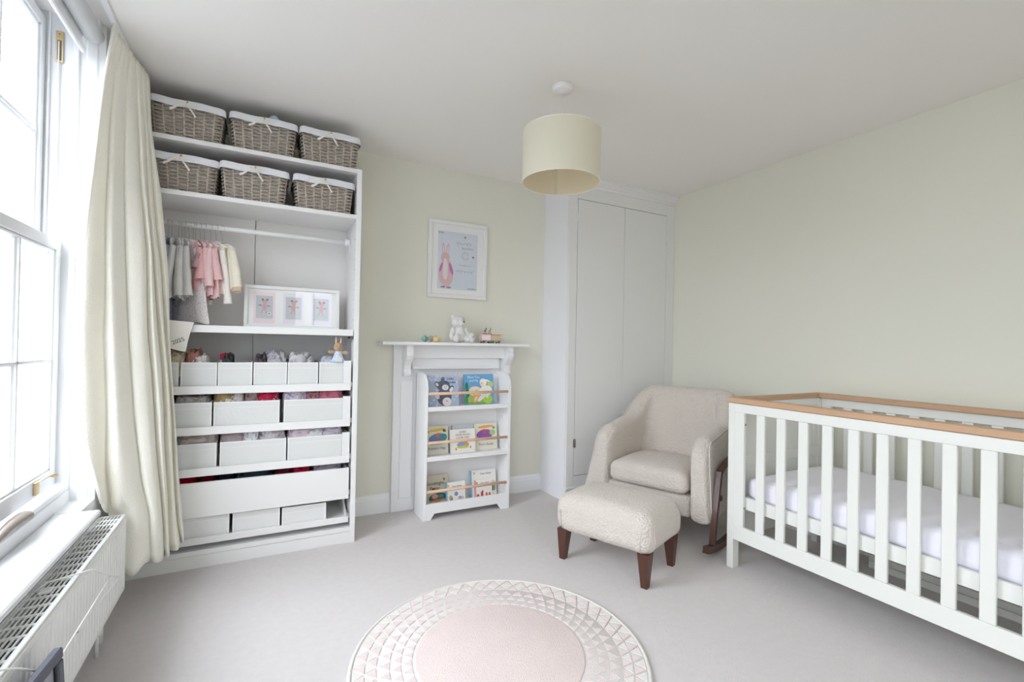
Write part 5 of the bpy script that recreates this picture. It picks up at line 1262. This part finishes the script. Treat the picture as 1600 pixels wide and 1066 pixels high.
# mattress
def rbox(x0, x1, y0, y1, z0, z1, e=0.35, crown=0.0, nu=48, nv=24, T=None, noise_amp=0.0):
    m = MB(); cx, cy, cz = (x0 + x1) / 2, (y0 + y1) / 2, (z0 + z1) / 2; a, b, c = (x1 - x0) / 2, (y1 - y0) / 2, (z1 - z0) / 2
    def sg(v, p): return math.copysign(abs(v) ** p, v)
    def fn(u, v):
        th = 2 * PI * u; ph = -PI / 2 + PI * v
        r = sg(math.cos(ph), e); x = a * r * sg(math.cos(th), e); y = b * r * sg(math.sin(th), e); z = c * sg(math.sin(ph), e)
        if crown and z > 0: z += crown * (1 - (x / a) ** 2) * (1 - (y / b) ** 2)
        if noise_amp: 
            n = noise.noise(Vector((x * 7, y * 7, z * 7))) * noise_amp; x += n; y += n; z += n
        return Vector((cx + x, cy + y, cz + z))
    m.grid(fn, nu, nv, wrap=True, T=T)
    return m
def slab(x0, x1, y0, y1, z0, z1, r, T=None, crown=0.0, wob=0.0, seg=5, sub=10):
    # box with rounded edges of radius r, gridded top so it can crown
    m = MB(); bm = bmesh.new()
    bmesh.ops.create_cube(bm, size=1.0)
    for v in bm.verts:
        v.co = Vector((x0 + (v.co.x + 0.5) * (x1 - x0), y0 + (v.co.y + 0.5) * (y1 - y0), z0 + (v.co.z + 0.5) * (z1 - z0)))
    bmesh.ops.subdivide_edges(bm, edges=bm.edges[:], cuts=sub, use_grid_fill=True)
    cx, cy, cz = (x0 + x1) / 2, (y0 + y1) / 2, (z0 + z1) / 2
    for v in bm.verts:
        p = v.co.copy()
        q = Vector((min(max(p.x, x0 + r), x1 - r), min(max(p.y, y0 + r), y1 - r), min(max(p.z, z0 + r), z1 - r)))
        d = p - q
        if d.length > 1e-6: p = q + d.normalized() * r
        fx = 1 - ((p.x - cx) / ((x1 - x0) / 2)) ** 2; fy = 1 - ((p.y - cy) / ((y1 - y0) / 2)) ** 2; fz = (p.z - z0) / (z1 - z0)
        if crown: p.z += crown * max(0, fx) ** 0.6 * max(0, fy) ** 0.6 * fz
        if wob:
            n = noise.noise(Vector((p.x * 6, p.y * 6, p.z * 9))) * wob
            p += Vector((n, n * 0.6, n))
        v.co = p
    idx = {v: i for i, v in enumerate(bm.verts)}
    m.add([v.co.copy() for v in bm.verts], [tuple(idx[v] for v in f.verts) for f in bm.faces], 0, True, T)
    bm.free()
    return m
mt = slab(2.464, cx1 - 0.062, cy0 + 0.06, 1.762, 0.3985, 0.530, 0.042, crown=0.012, wob=0.004, sub=22)
mt.build('cot_mattress', M_SHEET, label='cot mattress in a white fitted sheet inside the cot', cat='mattress')
# pale board lying on the carpet under the cot
b = thing('spare_cot_board', 'white grooved board lying on the carpet under the cot', 'board', (3.18, 0.95, 0))
MB().box(3.16, 3.185, 0.42, 1.46, 0.0, 0.038, b=0.002).build('lower_plank', M_COT, b)
MB().box(3.163, 3.185, 0.42, 1.46, 0.040, 0.075, b=0.002).build('upper_plank', M_COT, b)
MB().tube([(2.86, 1.60, 0.003), (2.90, 1.53, 0.004), (2.89, 1.46, 0.003), (2.94, 1.41, 0.003), (2.93, 1.50, 0.007), (2.97, 1.55, 0.003)], 0.0028, 6).build('cable', M_PLASTIC, label='thin white cable lying on the carpet under the cot', cat='cable')

# ------------------------------------------------------------ armchair and footstool
U = Vector((0.93, 0.3676, 0)).normalized(); Sd = Vector((0.3676, -0.93, 0)).normalized(); C0 = Vector((1.865, 2.155, 0))
# local coordinates: x = to the camera-right side (s), y = backwards (b), z up
TC = Matrix(((Sd.x, U.x, 0, C0.x), (Sd.y, U.y, 0, C0.y), (0, 0, 1, 0), (0, 0, 0, 1)))
ot = thing('footstool', 'cream boucle footstool with dark tapered legs before the armchair', 'footstool', tuple(C0))
cu = slab(-0.305, 0.305, -0.228, 0.228, 0.168, 0.375, 0.075, T=TC, crown=0.040, wob=0.004, sub=26)
cu.build('cushion', M_BOUCLE, ot)
for sg in (-1, 1):
    for sb_ in (-1, 1):
        for dg in (18, 72):
            pts = []
            for i in range(9):
                z = 0.176 + 0.125 * i / 8
                r_ = 0.075 * math.sqrt(max(0, 1 - (max(0, 0.243 - z) / 0.075) ** 2)) + 0.0012
                an = math.radians(dg + (6 if dg > 45 else -6) * math.sin(PI * i / 8))
                pts.append(TC @ Vector((sg * (0.230 + r_ * math.cos(an)), sb_ * (0.153 + r_ * math.sin(an)), z)))
            m = MB(); m.tube(pts, 0.0026, 6); m.build('corner_seam', M_PIPE, ot)
def tleg(cs, cb, zt, zb, wt, wb_, sp=0.0, T=TC):
    m = MB(); vs = []
    for z, w_, off in ((zb, wb_, sp), (zt, wt, 0)):
        ox, oy = (1 if cs > 0 else -1) * off, (1 if cb > 0 else -1) * off
        for (a, c) in ((-1, -1), (1, -1), (1, 1), (-1, 1)):
            vs.append((cs + ox + a * w_ / 2, cb + oy + c * w_ / 2, z))
    m.add(vs, [(0, 1, 2, 3), (4, 5, 6, 7), (0, 1, 5, 4), (1, 2, 6, 5), (2, 3, 7, 6), (3, 0, 4, 7)], T=T)
    return m
for (s, b) in ((-0.255, -0.170), (0.250, -0.165), (0.250, 0.172), (-0.255, 0.172)):
    tleg(s, b, 0.180, 0.0, 0.064, 0.034, 0.004).build('leg', M_WALNUT, ot)

ac = thing('rocking_armchair', 'cream boucle rocking armchair with dark wooden rockers beside the cot', 'armchair', tuple(TC @ Vector((-0.03, 0.85, 0))))
sc = -0.035          # centre in s
def shell():
    # U-shaped path: right arm front -> back -> left arm front
    hw = 0.335; path = []
    yb0, yb1 = 0.470, 1.060; rc = 0.13
    N = 16
    for i in range(N + 1): path.append((hw, yb0 + (yb1 - rc - yb0) * i / N, 'arm', i / N))
    for i in range(1, 10): a = i / 10 * PI / 2; path.append((hw - rc + rc * math.cos(a), yb1 - rc + rc * math.sin(a), 'corner', i / 10))
    for i in range(0, 21): path.append((hw - rc - 2 * (hw - rc) * i / 20, yb1, 'back', i / 20))
    right = path[:]
    L = len(path)
    for i in range(1, 10): a = PI / 2 + i / 10 * PI / 2; path.append((-(hw - rc) + rc * math.cos(a), yb1 - rc + rc * math.sin(a), 'corner2', i / 10))
    for i in range(N + 1): path.append((-hw, yb1 - rc + (yb0 - yb1 + rc) * i / N, 'arm2', i / N))
    return path
path = shell()
def height(y, x):
    # top height of the shell by how far back it is
    def sm(t): t = max(0, min(1, t)); return t * t * (3 - 2 * t)
    h = 0.655 + 0.045 * sm((y - 0.470) / 0.10) + 0.035 * sm((y - 0.57) / 0.30)
    h += (0.955 - 0.735) * sm((y - 0.86) / 0.19)
    return h
def shell_mesh():
    m = MB(); K = 28; rings = []
    n = len(path)
    for i, (x, y, tg, t) in enumerate(path):
        x0, y0 = path[max(0, i - 1)][:2]; x1, y1 = path[min(n - 1, i + 1)][:2]
        d = Vector((x1 - x0, y1 - y0, 0)).normalized(); nrm = Vector((d.y, -d.x, 0))   # outward
        if nrm.dot(Vector((x, y - 0.75, 0))) < 0: nrm = -nrm
        H_ = height(y, x); zb_ = 0.175
        backness = max(0.0, min(1.0, (y - 0.80) / 0.24)); backness = backness * backness * (3 - 2 * backness)
        th = 0.062 + 0.010 * backness
        # end rounding of the arm fronts
        edge = min(i, n - 1 - i); er = {0: 0.0, 1: 0.75, 2: 0.95}.get(edge, 1.0)
        ring = []
        for k in range(K):
            # profile: outer up, round top, inner down, bottom
            a = k / K
            if a < 0.34: q = a / 0.34; ox = th; z = zb_ + (H_ - th - zb_) * q
            elif a < 0.62: q = (a - 0.34) / 0.28; an = PI * q; ox = th * math.cos(an); z = H_ - th + th * math.sin(an)
            elif a < 0.94: q = (a - 0.62) / 0.32; ox = -th; z = H_ - th - (H_ - th - zb_) * q
            else: q = (a - 0.94) / 0.06; ox = -th + 2 * th * q; z = zb_
            fz = (z - zb_) / (H_ - zb_)
            fl = (0.030 if x > 0 else 0.100) * (1 - fz) ** 1.3 * (1 - backness) if ox > 0 else 0.012 * (1 - fz)        # outside flares to the bottom
            lean = 0.145 * max(0.0, (z - 0.40) / 0.55) * backness
            front = -0.030 * (1 - fz) if edge < 4 else 0          # front face slopes forward to the foot
            p = Vector((x, y, 0)) + nrm * (ox * (0.72 + 0.28 * er) + fl)
            p.y += lean + front * (1 - edge / 4.0) + 0.02 * (1 - er) * 0
            if backness > 0.3 and z > 0.7: p.x *= 1 + 0.02 * fz
            p.z = z if er == 1.0 else zb_ + 0.004 * (1 - er) + (z - zb_) * (0.965 + 0.035 * er)
            ring.append(Vector((p.x + sc, p.y, p.z)))
        rings.append(ring)
    vs = [p for r in rings for p in r]
    fs = []
    for i in range(len(rings) - 1):
        for k in range(K):
            k2 = (k + 1) % K
            fs.append((i * K + k, i * K + k2, (i + 1) * K + k2, (i + 1) * K + k))
    m.add(vs, fs, 0, True, TC)
    for base, sgn in ((0, 1), ((len(rings) - 1) * K, -1)):
        c = sum((rings[base // K][k] for k in range(K)), Vector()) / K
        inner = [rings[base // K][k].lerp(c, 0.10) + Vector((0, -0.008, 0)) for k in range(K)]
        inner2 = [rings[base // K][k].lerp(c, 0.55) + Vector((0, -0.014, 0)) for k in range(K)]
        o = len(m.v)
        m.add(inner + inner2 + [c + Vector((0, -0.015, 0))], [(K + k, K + (k + 1) % K, 2 * K) for k in range(K)] + [(k, (k + 1) % K, K + (k + 1) % K, K + k) for k in range(K)], 0, True, TC)
        for k in range(K):
            m.f.append([base + k, base + (k + 1) % K, o + (k + 1) % K, o + k]); m.m.append(0); m.sm.append(True)
    return m, rings
shm, rings = shell_mesh()
sho = shm.build('shell', M_BOUCLE, ac); subsurf(sho, 1)
# piping on both arm fronts, running back along the outer top edge
for side in (0, 1):
    rr = rings[1] if side == 0 else rings[-2]
    pts = [rr[k] for k in range(0, 13)]
    run = [(r[11] if side == 0 else r[11]) for r in (rings[2:24] if side == 0 else rings[::-1][2:24])]
    out = [Vector((p.x + (0.001 if side == 0 else -0.001), p.y - 0.004, p.z)) for p in pts[1:11]] + [Vector((p.x, p.y, p.z + 0.002)) for p in run]
    MB().tube([TC @ p for p in out], 0.0042, 6).build('piping', M_PIPE, ac)
sb2 = slab(sc - 0.285, sc + 0.285, 0.462, 1.0, 0.19, 0.325, 0.015, T=TC, sub=6); sb2.build('seat_base', M_BOUCLE, ac)
se = slab(sc - 0.272, sc + 0.272, 0.430, 0.985, 0.327, 0.462, 0.050, T=TC, crown=0.030, wob=0.004, sub=24); se.build('seat_cushion', M_BOUCLE, ac)
# rockers and side frames
for sx in (1, -1):
    xo = sc + (0.435 if sx > 0 else -0.400)
    fr = MB()
    def bar(pts, w_, d_):
        # rectangular bar swept in the s-const plane
        vs = []
        for i, p in enumerate(pts):
            q = pts[min(i + 1, len(pts) - 1)]; q0 = pts[max(i - 1, 0)]
            dd = Vector((0, q[0] - q0[0], q[1] - q0[1])).normalized(); nn = Vector((0, -dd.z, dd.y))
            for a, c in ((-1, -1), (1, -1), (1, 1), (-1, 1)):
                vs.append(Vector((xo + a * w_ / 2, p[0], p[1])) + nn * (c * d_ / 2))
        k = len(pts); fs = [(0, 1, 2, 3), tuple(range(4 * k - 4, 4 * k))]
        for i in range(k - 1):
            for j in range(4): fs.append((4 * i + j, 4 * i + (j + 1) % 4, 4 * i + 4 + (j + 1) % 4, 4 * i + 4 + j))
        mm = MB(); mm.add(vs, fs, T=TC); return mm
    run = []
    for i in range(15):
        t = i / 14; b_ = 0.325 + 0.82 * t
        run.append((b_, 0.024 + 0.23 * (b_ - 0.76) ** 2 * 1.35))
    bar(run, 0.034, 0.040).build('rocker', M_WALNUT, ac)
    bar([(0.440, 0.078), (0.500, 0.290), (0.556, 0.470), (0.562, 0.492)], 0.030, 0.036).build('front_post', M_WALNUT, ac)
    bar([(0.548, 0.488), (0.66, 0.520), (0.80, 0.535), (0.98, 0.520)], 0.030, 0.032).build('side_rail', M_WALNUT, ac)
    bar([(1.055, 0.070), (1.02, 0.30), (0.965, 0.525)], 0.030, 0.036).build('rear_post', M_WALNUT, ac)
    cr = MB(); cr.box(min(xo, xo - sx * 0.09), max(xo, xo - sx * 0.09), 0.60, 0.63, 0.30, 0.33, T=TC)
    cr.build('fixing_block', M_WALNUT, ac)

# ------------------------------------------------------------ rug
RC = (0.883, 1.712)
rg = thing('round_rug', 'round pink and cream rug with a carved triangle border', 'rug', (RC[0], RC[1], 0))
b = MB(); b.lathe([(0.0001, 0.0125), (0.345, 0.0125), (0.3455, 0.0122), (0.5895, 0.0122), (0.592, 0.007), (0.592, 0.0)], (RC[0], RC[1], 0), 128, caps=False)
b.build('cream_backing', M_RUG_W, rg)
b = MB(); b.lathe([(0.0001, 0.0175), (0.335, 0.0170), (0.340, 0.0145), (0.341, 0.010)], (RC[0], RC[1], 0), 128, caps=False); b.build('pink_centre', M_RUG_P, rg)
b = MB(); b.lathe([(0.576, 0.010), (0.577, 0.0150), (0.586, 0.0150), (0.5915, 0.011), (0.592, 0.004)], (RC[0], RC[1], 0), 128, caps=False); b.build('rim_band', M_RUG_W, rg)
bands = [(0.529, 0.574, 0), (0.486, 0.524, 1), (0.437, 0.479, 0), (0.395, 0.430, 1), (0.352, 0.387, 0)]
NT = 48
for bi, (r0, r1, ph) in enumerate(bands):
    for kind in (0, 1):     # pink triangle, apex outwards; cream one between, apex inwards
        me = None
        for k in range(NT):
            a = 2 * PI * (k + (0.5 if ph else 0) + (0.5 if kind else 0)) / NT
            if kind == 1 and bi not in (0, 1): continue
            if me is None:
                da = PI / NT * 0.86
                if kind == 0: P = [(r0, -da), (r0, 0), (r0, da), (r1, 0.0)]
                else: P = [(r1, -da), (r0, 0.0), (r1, da), (r1, 0)]
                z0, z1 = 0.0098, 0.0148 if kind == 0 else 0.0144
                base = [Vector((r * math.cos(t), r * math.sin(t), z0)) for r, t in P]
                cc = sum(base, Vector()) / 4
                top = [Vector((p.x + (cc.x - p.x) * 0.12, p.y + (cc.y - p.y) * 0.12, z1)) for p in base]
                bm_ = bpy.data.meshes.new('triangle_tile')
                bm_.from_pydata([tuple(v) for v in base + top], [], [(4, 5, 6, 7)] + [(i, (i + 1) % 4, 4 + (i + 1) % 4, 4 + i) for i in range(4)])
                bm_.materials.append(M_RUG_T if kind == 0 else M_RUG_W); me = bm_
            o = bpy.data.objects.new('pink_triangle' if kind == 0 else 'cream_triangle', me); COL.objects.link(o); o.parent = rg
            o.rotation_euler.z = a
